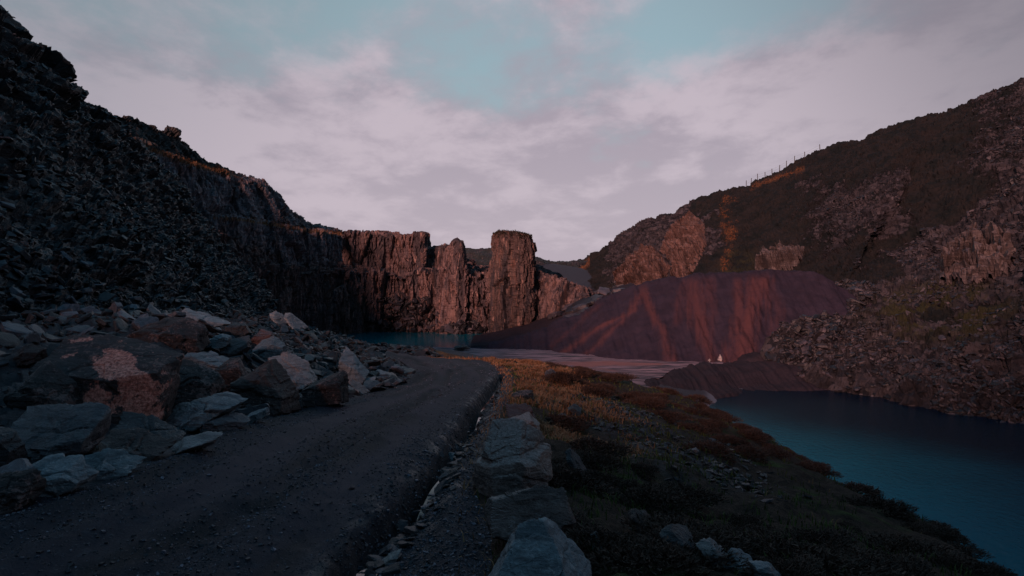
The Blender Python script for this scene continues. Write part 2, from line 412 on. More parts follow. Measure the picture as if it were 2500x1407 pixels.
# pit floor
for px, py in ((900,838),(1000,845),(1120,852),(1250,858),(1350,872),(1450,885),(1550,905),(1300,890),(1400,905),(1560,945),(1650,900),(1800,892),(1750,870),(1900,870)):
    z = -7.1 if px > 1200 else -7.3
    gp.append(P(px, py, (CAMZ - z) / ((py - HOR) / F)))
gp += [(8,42,-6.9),(3,44,-5.6),(0,50,-5.2),(12,60,-7.1),(20,75,-7.1),(30,80,-7),(40,95,-6.5),(10,95,-7.2),(25,110,-5),(12,48,-7)]
# far pool bed and cliffs' foot
gp += [(-20,100,-9.5),(-10,96,-9.5),(-5,92,-9.3),(-30,105,-9.5),(-8,104,-9.6),(-2,100,-9.2),(-15,110,-9.5),(0,108,-9),(-40,115,-9),(-30,92,-9.3)]
# bank
gpx((1450,1407,3.6),(1900,1407,3.95),(2200,1407,4.8),(2420,1407,6.1),(2330,1368,7),(2230,1275,8.3),(2130,1240,9),(2000,1170,11.5),(1860,1070,16),(1750,1012,20.5),(1640,977,24),(1520,942,28),(1420,908,31),(1300,893,31),(1240,893,26),
    (1300,1000,10.9),(1400,1050,10),(1500,1100,9.5),(1700,1150,9.2),(1600,1300,5.2),(1800,1300,5.8),(1500,1000,13.5),(1650,1050,13.2),(1300,920,18.5),(1420,950,18),(1560,980,19),(1400,1200,5.9),(1330,1100,7.2),(1320,960,14),(2000,1300,6.6),(1900,1200,9))
gp += [(7.5,6,-3.2),(9,9,-4.6),(10,12,-5.6),(11,16,-6.6),(11,21,-7.2),(11,25,-7.6),(9.5,30,-6.8),(6.5,35,-6.2),(3,37,-4.8),(9,4,-4.5),(12,0,-6.5),(12,8,-8.2),(13.5,14,-9),(14.5,20,-9.2),(14.5,28,-9.2),(12.5,36,-7.4),(9,39,-7.0)]
# near pool bed and shore
gp += [(20,20,-10),(25,35,-10.5),(20,45,-9.6),(30,28,-10),(20,8,-10),(15,40,-9.0),(30,45,-9.5),(40,40,-6),(45,20,-6),(18,52,-8.3),(25,55.5,-8.1),(13.5,47,-8.3),(12,45,-7.9),(22,58,-7.9),(30,60,-7),(16,54,-7.9)]
gp += [(x, y, z) for x, y, z in ((-80,60,5),(-60,10,6),(-60,-40,8),(60,-40,-6),(0,-60,2),(80,40,0),(90,90,5),(-60,130,2),(0,150,3),(60,160,0),(-150,200,0),(150,250,0),(0,300,0),(300,0,0),(-300,0,0),(0,-300,0),(400,400,0),(-400,400,0))]
GP = np.array(gp)
def _k(d): return np.sqrt(d * d + .35)
_D = np.hypot(GP[:, None, 0] - GP[None, :, 0], GP[:, None, 1] - GP[None, :, 1])
_K = _k(_D) + np.eye(len(GP)) * (-.06)
_A = np.block([[_K, np.ones((len(GP), 1))], [np.ones((1, len(GP))), np.zeros((1, 1))]])
_W = np.linalg.solve(_A, np.concatenate([GP[:, 2], [0]]))
def base_z(x, y):
    x = np.atleast_1d(x).astype(float); y = np.atleast_1d(y).astype(float); out = np.empty(len(x))
    for i in range(0, len(x), 20000):
        d = np.hypot(x[i:i+20000, None] - GP[None, :, 0], y[i:i+20000, None] - GP[None, :, 1])
        out[i:i+20000] = _k(d) @ _W[:-1] + _W[-1]
    return out
def XY(px, py, z): d = (CAMZ - z) / ((py - HOR) / F); return ((px - 1250) / F * d, d)
def gxy(px, py):
    """plan position of a pixel on the smooth ground"""
    d = np.linspace(2.5, 100, 1500); x = (px - 1250) / F * d; z = CAMZ - (py - HOR) / F * d
    g = base_z(x, d); i = np.argmax(z < g); return (x[i], d[i])
LEFT = [(-7, -6), (-4.6, 2)] + [gxy(*p) for p in ((30,1250),(250,1175),(430,1103),(620,1022),(760,988),(900,962),(985,935),(1000,905))] + [(-6.2, 31), (-10.5, 40), (-16, 50)]
RIGHT = [(.6, -6), (.15, 2)] + [gxy(*p) for p in ((1225,1407),(1205,1300),(1180,1180),(1195,1080),(1240,1000),(1250,950),(1252,920))] + [(-.6, 27), (-2.6, 32), (-5.0, 41), (-7, 54)]
GULLY = [gxy(*p) for p in ((740,1500),(830,1400),(900,1320),(985,1250),(1050,1160),(1110,1080),(1160,1000),(1200,945),(1225,915))]
WET = [gxy(*p) for p in ((860,1480),(900,1380),(985,1280),(1050,1205),(1110,1130),(1140,1060),(1180,1000),(1205,960),(1228,925))]
RUTS = [([gxy(*p) for p in ((600,1200),(720,1150),(800,1115),(850,1080),(935,1035),(1010,985),(1060,950))], .045, .09),
        ([gxy(*p) for p in ((200,1407),(500,1290),(700,1200),(900,1090),(1000,1020))], .02, .14),
        ([gxy(*p) for p in ((1080,940),(1100,905),(1150,892),(1215,889))], .05, .12),
        ([gxy(*p) for p in ((1010,930),(1060,900),(1020,880),(960,866))], .06, .2)]
def side(x, y, line):
    """signed: positive to the right (east) of a line running away from the camera"""
    ys = np.array([p[1] for p in line]); xs = np.array([p[0] for p in line])
    return x - np.interp(y, ys, xs)
def regions(x, y):
    wob = fbm(np.stack([x, y, 0 * x], 1), .8, 3, .5, 3) * .22
    l = side(x, y, LEFT) + wob; r = side(x, y, RIGHT) + wob * .8
    far = y > 46 + 2 * fbm(np.stack([x, y, 0 * x], 1), .12, 3, .5, 8)
    reg = np.where(l < 0, 1, np.where(r < 0, 0, 2))           # 0 road, 1 rubble, 2 bank, 3 floor
    reg = np.where(far, 3, reg)
    reg = np.where((reg == 2) & (base_z(x, y) < -6.3) & (y > 30), 3, reg)
    return reg
def ground_z(x, y, detail=True):
    z = base_z(x, y)
    if not detail: return z
    p = np.stack([x, y, 0 * x], 1); l = side(x, y, LEFT); r = side(x, y, RIGHT)
    on_road = sst(l, -.3, .4) * sst(-r, -.2, .3) * sst(-y, -60, -45)
    bank = sst(r, -.1, .6) * sst(-y, -44, -38); rub = sst(-l, -.1, .6)
    near = sst(-y, -60, -40)
    z = z + fbm(p, .35, 4, .5, 1) * (.10 * (1 - on_road) + .03) + on_road * (fbm(p, 1.4, 4, .6, 2) * .025 + fbm(p, 9, 3, .6, 5) * .008)
    # running ruts along the track
    z = z + on_road * near * .026 * np.sin((l / (l - r + 1e-6)) * 34 + 1.2 * fbm(p, .2, 2, .5, 7) * 3)
    z = z + bank * (fbm(p, 1.1, 4, .55, 4) * .16 + np.abs(fbm(p, 3.3, 3, .5, 6)) * .07)
    z = z + rub * (fbm(p, .8, 5, .6, 9) * .25)
    q, ed = cells(np.stack([x, y, 0 * x], 1), (3.2, 3.2, 1), 5); z = z + rub * near * (q - .5) * .14
    dg, pg = polydist(x, y, GULLY)
    wdt = .085 + .04 * fbm(p, 1.5, 3, .6, 11)
    gn = fbm(p, 5.5, 4, .6, 33); z = z - (.20 + .08 * gn) * np.exp(-(dg / np.maximum(wdt, .04)) ** 2) * sst(y, 1.5, 2.5) + gn * .025 * np.exp(-(dg / .45) ** 2)
    dw, _ = polydist(x, y, WET); z = z - .05 * np.exp(-(dw / .20) ** 2)
    for line, dep, wd in RUTS:
        dr, _ = polydist(x, y, line); z = z - 1.3 * dep * np.exp(-(dr / wd) ** 2) * sst(fbm(p, .9, 3, .5, 31), -.25, .05)
    z = z + sst(y, 80, 200) * fbm(p, .02, 4, .5, 12) * 4
    return z

M = {}
M['road'] = mat_ground('gravel_track', 'road'); M['floor'] = mat_ground('quarry_floor', 'floor')
M['bank'] = mat_ground('mossy_turf', 'bank'); M['rubble'] = mat_ground('slate_rubble', 'rubble')
REDS = [[gxy(*p) for p in ((1400,886),(1450,896),(1500,908),(1545,916))], [gxy(*p) for p in ((1260,880),(1330,884),(1400,886),(1600,890))]]
def build_ground():
    na, nr = 900, 560
    th = np.concatenate([np.linspace(-200, -48, 60)[:-1], np.linspace(-48, 48, na), np.linspace(48, 200, 60)[1:]]) * math.pi / 180
    th = th[(th > -math.pi) & (th <= math.pi)]
    rr = np.concatenate([np.geomspace(.5, 130, nr), np.geomspace(135, 6000, 30)])
    T, R = np.meshgrid(th, rr, indexing='ij')
    x = (np.sin(T) * R).ravel(); y = (np.cos(T) * R).ravel()
    z = ground_z(x, y)
    V = np.stack([x, y, z], 1); Fc = grid_faces(len(th), len(rr))[:, ::-1]
    p = V * [1, 1, 0]
    reg = regions(x, y)
    c = V[Fc].mean(1); rf = regions(c[:, 0], c[:, 1])
    l = side(x, y, LEFT); r = side(x, y, RIGHT); fr = l / np.maximum(l - r, .1)
    track = np.exp(-((fr - .32) / .15) ** 2) + np.exp(-((fr - .66) / .10) ** 2)
    track = np.clip(track * sst(fbm(p, .5, 4, .5, 21), -.5, .3), 0, 1)
    dw, _ = polydist(x, y, WET); dg, _ = polydist(x, y, GULLY)
    wet = np.clip(np.exp(-(dw / .28) ** 2) + np.exp(-(dg / .22) ** 2), 0, 1) * sst(fbm(p, 2.5, 3, .5, 22), -.6, .1)
    px, py = proj(V)
    red = np.zeros(len(x))
    for ln in REDS:
        d, _ = polydist(x, y, ln); red = np.maximum(red, sst(fbm(p * [.4, 1, 1], .5, 5, .6, 24) - d * .45, -.55, -.1))
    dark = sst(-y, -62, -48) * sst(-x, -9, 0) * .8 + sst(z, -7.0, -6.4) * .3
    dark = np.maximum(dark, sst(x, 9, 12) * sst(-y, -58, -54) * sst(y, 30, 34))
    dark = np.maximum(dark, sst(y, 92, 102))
    shore = sst(-np.abs(z - WL - .05), -.2, -.04) * (y > 35)
    dd = sst(r, 0, .3) * sst(y, 7.5, 10) * sst(-(r - 1.0 - .05 * (y - 8)), -1.1, .1)
    dd = np.maximum(dd, .75 * sst(-(np.hypot((x - .9) / 1.6, (y - 11) / 3)), -1.1, -.4))
    dry = np.clip(dd * sst(fbm(p, 1.1, 4, .65, 25), -.2, .2), 0, 1)
    stony = sst(-np.hypot((x - 2.0) / 1.5, (y - 11.5) / 4.2), -1.15, -.6) * sst(fbm(p, 1.2, 4, .6, 26), -.4, .2)
    rut_shade = np.exp(-(dg / .13) ** 4)  # painted shade: gully first, then the wheel ruts
    for line, dep, wd in RUTS: rut_shade = np.maximum(rut_shade, np.exp(-(polydist(x, y, line)[0] / (wd * 1.1)) ** 2) * sst(fbm(p, .9, 3, .5, 31), -.45, -.1))
    lw = fbm(np.stack([fr * 11, y * .12, 0 * x], 1), 1, 4, .6, 35); rut_shade = np.maximum(rut_shade, .8 * sst(lw, .12, .4) * (np.abs(fr - .5) < .5)) * sst(fbm(p, 1.7, 4, .6, 36), -.7, .0)
    at = dict(track=track, rut_shade=np.clip(rut_shade, 0, 1), wet=wet, red=np.clip(red, 0, .85), dark=np.clip(dark, 0, 1), dry=dry, stony=stony)
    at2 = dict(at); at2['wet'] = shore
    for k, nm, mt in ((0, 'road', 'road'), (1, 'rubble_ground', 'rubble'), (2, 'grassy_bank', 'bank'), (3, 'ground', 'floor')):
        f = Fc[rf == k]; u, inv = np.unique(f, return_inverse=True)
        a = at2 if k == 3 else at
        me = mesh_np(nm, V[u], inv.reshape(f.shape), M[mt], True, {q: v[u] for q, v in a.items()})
        struct(nm, me); SURF[nm] = (V[u], inv.reshape(f.shape))
build_ground()

# ------------------------------------------------------------------ water
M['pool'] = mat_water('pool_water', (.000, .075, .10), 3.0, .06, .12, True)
M['far_pool'] = mat_water('far_pool_water', (.0, .10, .135), 1.2, .03, .1)
def sheet(name, poly, z, mat):
    me = bpy.data.meshes.new(name); me.from_pydata([(a, b, z) for a, b in poly], [], [list(range(len(poly)))]); me.materials.append(mat)
    return struct(name, me)
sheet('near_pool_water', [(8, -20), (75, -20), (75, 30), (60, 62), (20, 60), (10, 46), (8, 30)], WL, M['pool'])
sheet('far_pool_water', [(-60, 78), (-12, 78), (2, 88), (6, 100), (4, 125), (-60, 125)], WL, M['far_pool'])
M['puddle'] = mat_water('puddle_water', (.02, .03, .035), 9, .004, .05)
def build_puddle():
    """standing water where the gully widens: level sheets, their edges set by the uneven bed"""
    for pa, pb, hw, up in (((1015, 1235), (1095, 1140), .055, .010), ((1150, 1030), (1205, 950), .07, .006), ((860, 1410), (905, 1370), .06, .006)):
        a, b = np.array(gxy(*pa)), np.array(gxy(*pb)); n = 60; t = np.linspace(0, 1, n)[:, None]; c = a + (b - a) * t
        ys = np.array([q[1] for q in WET]); xs = np.array([q[0] for q in WET]); o = np.argsort(ys); c[:, 0] = np.interp(c[:, 1], ys[o], xs[o])
        z = ground_z(c[:, 0], c[:, 1]); z = np.convolve(np.pad(z, 8, 'edge'), np.ones(17) / 17, 'valid') + up
        w2 = hw * np.sin(np.pi * np.clip(t[:, 0], .02, .98)) ** .5
        V = np.array([np.stack([c[:, 0] + k * w2, c[:, 1], z], 1) for k in np.linspace(-1, 1, 7)])
        struct('puddle_water', mesh_np('puddle_water', V.reshape(-1, 3), grid_faces(7, n)[:, ::-1], M['puddle'], True))
build_puddle()

# ------------------------------------------------------------------ hillsides and cliffs
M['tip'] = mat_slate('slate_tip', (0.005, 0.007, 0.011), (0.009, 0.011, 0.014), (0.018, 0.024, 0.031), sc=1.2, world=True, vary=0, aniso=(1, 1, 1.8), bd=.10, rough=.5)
M['cliff'] = mat_slate('cliff_slate', (0.084, 0.059, 0.063), (0.133, 0.082, 0.073), (0.183, 0.125, 0.119), sc=.55, world=True, vary=0, aniso=(1, 1, .3), bd=.18, rough=.7, streak=.75, rust=.25)
M['crag'] = mat_slate('weathered_crag', (0.031, 0.029, 0.030), (0.048, 0.036, 0.035), (0.072, 0.060, 0.059), sc=.5, world=True, vary=0, aniso=(1, 1, .45), bd=.2, rough=.75, streak=.25, moss=(.030, .026, .016), moss_or_light_amt=.35)
M['moor'] = mat_moor('heather_moor')
M['heap'] = mat_heap('crushed_slate', (.025, .020, .032), (.098, .044, .048))
M['heap2'] = mat_heap('dark_spoil', (.024, .019, .025), (.07, .036, .034))

def px_attr(q): return proj(q)
def disp_tip(p, n):
    a = fbm(p * [1, 1, 1.0], .12, 4, .5, 40) * 1.1
    v1, e1 = cells(p + fbm(p, .5, 2, .5, 44)[:, None] * .6, (.55, .55, 2.4), 41); v2, e2 = cells(p, (1.4, 1.4, 6.5), 45)
    v3, _ = cells(p, (4, 4, 9), 48)
    big = sst(p[:, 2], 6, 13)
    return n * (a + (v1 - .5) * (.45 + 1.0 * big) + (v2 - .5) * .34 + (v3 - .5) * .12)[:, None]
def build_left_tip():
    top = [(-2600,-560,14),(-1500,-260,20),(-900,-130,27),(-300,-160,33),(-60,15,37),(0,45,38),(50,90,39),(128,140,40),(150,190,41),(200,238,42),(250,268,43.5),(285,330,45),(400,430,48),(470,530,49.5),(560,622,50.5),(640,700,51),(655,760,47)]
    bot = [(-2600,2000,3.2),(-1500,1400,5),(-900,1150,7),(-300,930,9.5),(-60,880,11.5),(0,870,12),(60,862,12.5),(110,858,13),(160,850,13.5),(220,840,14.5),(280,832,15.5),(340,822,17),(420,806,19),(490,800,22),(560,800,25),(640,805,28),(720,826,32)]
    cols = []
    for a, b in zip(top, bot):
        A, B = np.array(P(*a)), np.array(P(*b)); m = (A + B) / 2 + np.array([.0, .0, -1.0]); l = B * .75 + A * .25 + np.array([0, 0, -.9])
        k = A + np.array([-3, 3.5, -1.6]); k2 = A + np.array([-12, 14, -20])
        cols.append([B + np.array([0, -1.5, -2.2]), B, l, m, A, k, k2])
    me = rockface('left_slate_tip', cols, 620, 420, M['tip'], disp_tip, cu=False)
    struct('left_slate_tip', me)
build_left_tip()
def build_rear_shade_ridge():
    """added ridge out of view behind the camera, shading foreground and right scree"""
    T = [(-48,22,14),(-44,4,16),(-38,-10,16),(-26,-18,15),(-14,-22,14.5),(-2,-24,21),(10,-27,29),(28,-30,33),(48,-34,32)]
    Bm = [(-30,24,.5),(-27,8,.5),(-22,-2,.5),(-15,-6,.4),(-8,-8,.2),(2,-9,0),(9,-12,-2),(16,-18,-4),(24,-24,-5)]
    cols = []
    for a, b in zip(T, Bm):
        A, B = np.array(a, float), np.array(b, float); o = A - B; o[2] = 0; o /= np.linalg.norm(o)
        cols.append([B - o * 1.5 + [0, 0, -2], B, A * .5 + B * .5, A, A + o * 8, A + o * 40 + [0, 0, -12]])
    struct('rear_shade_ridge', rockface('rear_shade_ridge', cols, 200, 90, M['tip'], lambda p, n: n * (fbm(p, .4, 4, .6, 49) * 1.2)[:, None], cu=True))
build_rear_shade_ridge()

def disp_cliff(am=1.0, sy=.22):
    def f(p, n):
        wv = fbm(p * [1, 1, .3], .35, 3, .5, 50)[:, None]
        q = p + wv * [.6, .6, .3]
        v1, e1 = cells(q, (.30, .30, .30 * sy * 1.6), 51); v2, e2 = cells(q, (.8, .8, .8 * sy), 55); v3, e3 = cells(q, (2.0, 2.0, 2.0 * sy * 1.2), 59)
        v4, _ = cells(q, (4.5, 4.5, 4.5 * sy * 1.8), 63)
        d = (v1 - .5) * 2.1 + (v2 - .5) * 1.3 + (v3 - .5) * .85 + (v4 - .5) * .35 - .4 * np.exp(-(e1 / .06) ** 2) + fbm(p, .08, 3, .5, 60) * 1.2
        zz = ((v1 - .5) * .8 + (v2 - .5) * .8 + (v3 - .5) * .35) * am * sst(p[:, 2], -7.5, -5)
        return n * (d * am)[:, None] * [1, 1, .35] + zz[:, None] * [0, 0, 1]
    return f
def zrow(px, d, z): return ((px - 1250) / F * d, d, z)

def build_cliffs():
    # lower wall, its foot in the far pool
    L1 = [(300,560,58),(400,600,66),(500,632,73),(600,652,82),(660,657,87.5),(700,657,91.5),(760,658,97.5),(830,660,103.5),(900,664,107.5),(960,668,107.5),(1010,669,108),(1060,668,107),(1085,660,105.5),(1130,662,105.5),(1142,672,105.8),(1200,676,105.5),(1240,672,106),(1300,668,110),(1330,672,112)]
    cols = []
    for px, py, d in L1:
        A = np.array(P(px, py, d)); B = np.array([A[0] * .995, A[1] - .8, -10.5]); M1 = A * .5 + B * .5 + np.array([0, .3, 0])
        cols.append([B, M1, A, A + np.array([A[0] / d * 1, 5, .35]), A + np.array([0, 18, 1.2])])
    struct('lower_cliff', rockface('lower_cliff', cols, 900, 300, M['cliff'], disp_cliff(.75), cu=False))
    # upper wall of the back face, ending in a sheer corner, then low wall
    U = [(640,560,104),(700,563,107),(760,568,110),(830,571,112),(850,572,112),(930,573,112),(1000,574,112),(1030,571,112),(1036,572,112.3),(1037.5,574,116),(1038,578,126)]
    cols = []
    for i, (px, py, d) in enumerate(U):
        A = np.array(P(px, py, d)); rk = 4.5 if px < 790 else .6
        B = np.array([A[0], A[1] - rk, .2])
        if i >= 9: B = np.array([A[0] + .2, A[1], .2])
        cols.append([B, A * .5 + B * .5, A, A + np.array([-1.5 if i > 6 else 0, 5, .25]), A + np.array([-6 if i > 6 else 0, 30, -1])])
    struct('upper_cliff', rockface('upper_cliff', cols, 480, 210, M['cliff'], disp_cliff(.55), cu=False))
    Mi = [(1000,605,115),(1040,606,115),(1062,607,115),(1080,600,114),(1098,606,113.5),(1128,640,114),(1134,660,118)]
    cols = []
    for px, py, d in Mi:
        A = np.array(P(px, py, d)); B = np.array([A[0], A[1] - 1.5, .0])
        cols.append([B, A * .5 + B * .5, A, A + np.array([0, 4, .1]), A + np.array([0, 14, -.5])])
    struct('middle_cliff', rockface('middle_cliff', cols, 110, 70, M['cliff'], disp_cliff(.4), cu=False))
    # far benches behind the gap
    Fw = [(1020,606,150),(1130,606,150),(1205,607,150),(1300,628,155),(1345,641,160),(1400,641,165),(1440,640,172)]
    cols = []
    for px, py, d in Fw:
        A = np.array(P(px, py, d)); B = np.array(P(px, 690, d - 22))
        cols.append([B + np.array([0, -3, -3]), B, A, A + np.array([0, 10, .2]), A + np.array([0, 80, -6])])
    struct('far_bench', rockface('far_bench', cols, 260, 80, M['crag'], lambda p, n: n * ((fbm(p, .3, 5, .6, 71)) * 1.0)[:, None], cu=False))
    # left quarry face rising in benches above the back wall
    rows = [  # px, bottom py (bench), ledge2 py, ledge1 py, ridge py, distance
        (240, 560, 500, 320, 262, 62), (300, 580, 512, 340, 278, 66), (350, 600, 520, 362, 292, 70), (420, 620, 526, 385, 322, 75), (470, 635, 530, 402, 362, 79), (520, 645, 533, 416, 402, 83),
        (550, 650, 535, 424, 421, 86), (600, 652, 540, 440, 432, 89), (640, 655, 545, 448, 441, 92), (662, 656, 549, 470, 462, 93.5), (700, 658, 556, 515, 508, 97), (735, 660, 562, 545, 541, 100), (760, 660, 566, 558, 554, 103), (800, 661, 570, 566, 564, 106), (835, 662, 573, 571, 570, 110)]
    cols = []
    for px, b, l2, l1, r, d in rows:
        q0 = np.array(P(px, b + 30, d - 2)); q1 = np.array(P(px, l2, d)); q2 = np.array(P(px, l2 - 2, d + 2.5)); q3 = np.array(P(px, l1, d + 6)); q4 = np.array(P(px, l1 - 3, d + 9)); q5 = np.array(P(px, r, d + 13))
        cols.append([q0, q0 * .5 + q1 * .5 + np.array([0, .5, 0]), q1, q2, q2 * .5 + q3 * .5 + np.array([.2, .6, 0]), q3, q4, q4 * .5 + q5 * .5, q5, q5 + np.array([-3, 8, -.5]), q5 + np.array([-20, 40, -10])])
    def at(q, p):
        px, py = px_attr(q); ll1 = np.interp(px, [a[0] for a in rows], [a[3] for a in rows]); ll2 = np.interp(px, [a[0] for a in rows], [a[2] for a in rows])
        veg = sst(ll1 - py, 0, 6) * sst(-px, -640, -540)
        dry = np.maximum(np.exp(-((py - ll1 + 1) / 4.5) ** 2) * sst(-px, -600, -550) * sst(px, 270, 300), .8 * np.exp(-((py - ll2 + 1) / 2.6) ** 2) * sst(px, 500, 560))
        return dict(dry=dry, veg=veg)
    struct('left_quarry_face', rockface('left_quarry_face', cols, 460, 330, mat_face(), disp_cliff(.55, .35), cu=False, attrs=at))
def mat_face():
    m = mat_slate('quarry_face_slate', (0.116, 0.121, 0.145), (0.202, 0.150, 0.156), (0.318, 0.246, 0.236), sc=.5, world=True, vary=0, aniso=(1, 1, .5), bd=.2, rough=.7, streak=.35, rust=.1)
    t = NT(m.node_tree); b = t.n['Principled BSDF']; src = b.inputs['Base Color'].links[0].from_socket
    n = t.noise(geo_pos(t), 1.1, 6, .7)
    c = t.mix(attr(t, 'veg'), src, t.mix(t.step(n, .35, .65), (.014, .015, .015), (.040, .033, .030)))
    c = t.mix(attr(t, 'dry'), c, t.mix(n, (.20, .085, .035), (.34, .18, .08)))
    t.put(b.inputs['Base Color'], c); return m
build_cliffs()

# shoulder of rock running down right of the pillar
def build_shoulder():
    Sh = [(1280,640,104.5),(1305,646,104.2),(1330,668,104),(1360,680,102),(1400,692,100),(1428,702,99),(1442,725,98),(1465,742,97),(1490,760,95)]
    Bo = [(1278,815,103),(1300,812,103),(1330,800,101),(1360,785,99),(1400,768,97.5),(1430,752,97),(1450,745,96.5),(1475,750,96),(1495,765,94.5)]
    cols = []
    for a, b in zip(Sh, Bo):
        A, B = np.array(P(*a)), np.array(P(*b))
        cols.append([B + np.array([0, -1, -2.5]), B, A * .5 + B * .5 + np.array([0, -.6, 0]), A, A + np.array([.5, 4, -.3]), A + np.array([4, 14, -2])])
    struct('rock_shoulder', rockface('rock_shoulder', cols, 220, 130, M['cliff'], disp_cliff(.5, .4), cu=False))
    # apron of dark spoil under it
    Ap = [(1150,838,90),(1230,822,93),(1290,803,96),(1340,790,95),(1400,768,93),(1460,742,93),(1510,715,96),(1560,700,100)]
    Bp = [(1150,845,86),(1230,842,84),(1300,842,82),(1350,840,81),(1420,835,80),(1480,820,80),(1530,800,80),(1600,790,80)]
    cols = []
    for a, b in zip(Ap, Bp):
        A, B = np.array(P(*a)), np.array(P(*b)); cols.append([B + np.array([0, -2, -1.5]), B, A * .5 + B * .5, A, A + np.array([0, 6, .4]), A + np.array([0, 20, -1])])
    struct('spoil_apron', rockface('spoil_apron', cols, 160, 70, M['heap2'], lambda p, n: n * (fbm(p, .4, 5, .55, 75) * .35)[:, None], cu=True, smooth=True, attrs=lambda q, p: dict(red=np.clip(fbm(p, .15, 3, .5, 76), 0, 1) * .6)))
    # track climbing to the saddle
    T0 = [(1392,674,150),(1400,690,140),(1430,712,125),(1450,742,108),(1480,762,100)]
    T1 = [(1436,672,158),(1500,700,140),(1530,722,120),(1560,745,108),(1600,765,98)]
    cols = [[np.array(P(*a)) + np.array([-12, 2, -2]), np.array(P(*a)), np.array(P(*b)), np.array(P(*b)) + np.array([10, 3, 2])] for a, b in zip(T0, T1)]
    struct('far_track', rockface('far_track', cols, 120, 60, M['heap2'], lambda p, n: n * (fbm(p, .3, 4, .5, 77) * .3)[:, None], smooth=True, attrs=lambda q, p: dict(red=np.clip(.3 + fbm(p, .1, 3, .5, 78), 0, 1) * .5)))
build_shoulder()

def disp_moor(p, n):
    k = fbm(p, .05, 4, .55, 80) * 2.2 + fbm(p, .22, 5, .6, 81) * 1.3 + np.abs(fbm(p, .8, 5, .65, 82)) * 1.1
    v, e = cells(p, (.7, .7, 1.2), 83); v2, _ = cells(p, (1.6, 1.6, 3), 87)
    r = moor_rock(p)
    return n * (k + r * ((v - .5) * 1.1 + (v2 - .5) * .5))[:, None]
SCREE_EDGE = None
def moor_rock(p):
    px, py = proj(p); px = px + fbm(p, .09, 4, .6, 181) * 150; py = py + fbm(p, .11, 4, .6, 182) * 110
    r = .18 + .3 * fbm(p, .05, 4, .6, 84)
    r = np.maximum(r, .95 * sst(-np.hypot((px - 1610) / 110, (py - 610) / 95), -1.15, -.7))
    r = np.maximum(r, .62 * sst(-np.hypot((px - 2080) / 210, (py - 520) / 120), -1.25, -.3))
    edge = 700 - (px - 2050) * .72                       # scree spilling to the lower right
    r = np.maximum(r, .9 * sst(py - edge, -40, 60) * (px > 1850))
    r = np.maximum(r, .55 * sst(px, 2150, 2500))
    r = r * (1 - .85 * sst(-np.hypot((px - 2330) / 150, (py - 760) / 60), -1.2, -.5) * sst(fbm(p, .12, 3, .5, 85), -.3, .1))
    return np.clip(r, 0, 1)
def build_right_hill():
    T = [(1330,690,205),(1375,662,198),(1410,641,190),(1480,600,182),(1580,545,172),(1680,516,165),(1720,497,162),(1780,475,158),(1870,436,152),(1960,400,148),(2100,345,138),(2250,285,128),(2350,250,120),(2450,212,113),(2500,196,110),(2700,130,100),(3000,40,84),(3500,-150,64),(4200,-500,46)]
    Bm = [(1350,700,165),(1385,694,155),(1420,697,145),(1500,716,122),(1590,742,106),(1680,760,97),(1740,765,92),(1800,770,88),(1860,775,85),(1905,790,80),(1935,840,70),(1912,884,61.5),(1985,922,57.8),(2050,950,55.5),(2110,962,54),(2250,994,48.6),(2500,1035,43.2),(2900,1110,36),(3600,1330,24)]
    mid = {8: (1880,650,105), 9: (1960,662,98), 10: (2030,690,86), 11: (2062,705,79), 12: (2150,600,90), 13: (2240,620,83), 14: (2290,620,80), 15: (2440,600,73)}
    cols = []
    for i, (a, b) in enumerate(zip(T, Bm)):
        A, B = np.array(P(*a)), np.array(P(*b)); m = np.array(P(*mid[i])) if i in mid else A * .42 + B * .58 + np.array([0, 0, .5])
        cols.append([B + np.array([-.5, -1.5, -3.5]), B, B * .5 + m * .5, m, m * .5 + A * .5 + np.array([0, 0, .8]), A, A + np.array([6, 6, -.8]), A + np.array([30, 50, -14])])
    def at(q, p):
        px, py = proj(q)
        st = 1778 + 8 * np.sin(py / 22)
        wd = 9 + 6 * sst(py, 560, 680)
        st = st + fbm(p, .25, 4, .6, 88) * 34
        dry = .4 * np.exp(-((px - st) / wd) ** 2) * sst(py, 470, 490) * sst(fbm(p, .35, 5, .7, 86), -.2, .25)
        dry = np.maximum(dry, .45 * sst(fbm(p, .5, 4, .6, 89), -.2, .2) * sst(-np.abs(py - (400 + (1960 - px) * .36 + 12)), -12, -2) * (px > 1830) * (px < 1965))
        dry = np.maximum(dry, .7 * sst(-np.abs(py - (655 + (1420 - px) * .9)), -16, -2) * (px < 1440))
        green = np.exp(-((px - 1805) / 35) ** 2) * sst(py, 590, 640) + sst(-np.hypot((px - 2300) / 220, (py - 760) / 90), -1.2, -.4)
        return dict(rock=moor_rock(p), dry=np.clip(dry, 0, 1), green=np.clip(green, 0, 1))
    struct('right_hillside', rockface('right_hillside', cols, 900, 560, M['moor'], disp_moor, cu=True, attrs=at))
build_right_hill()

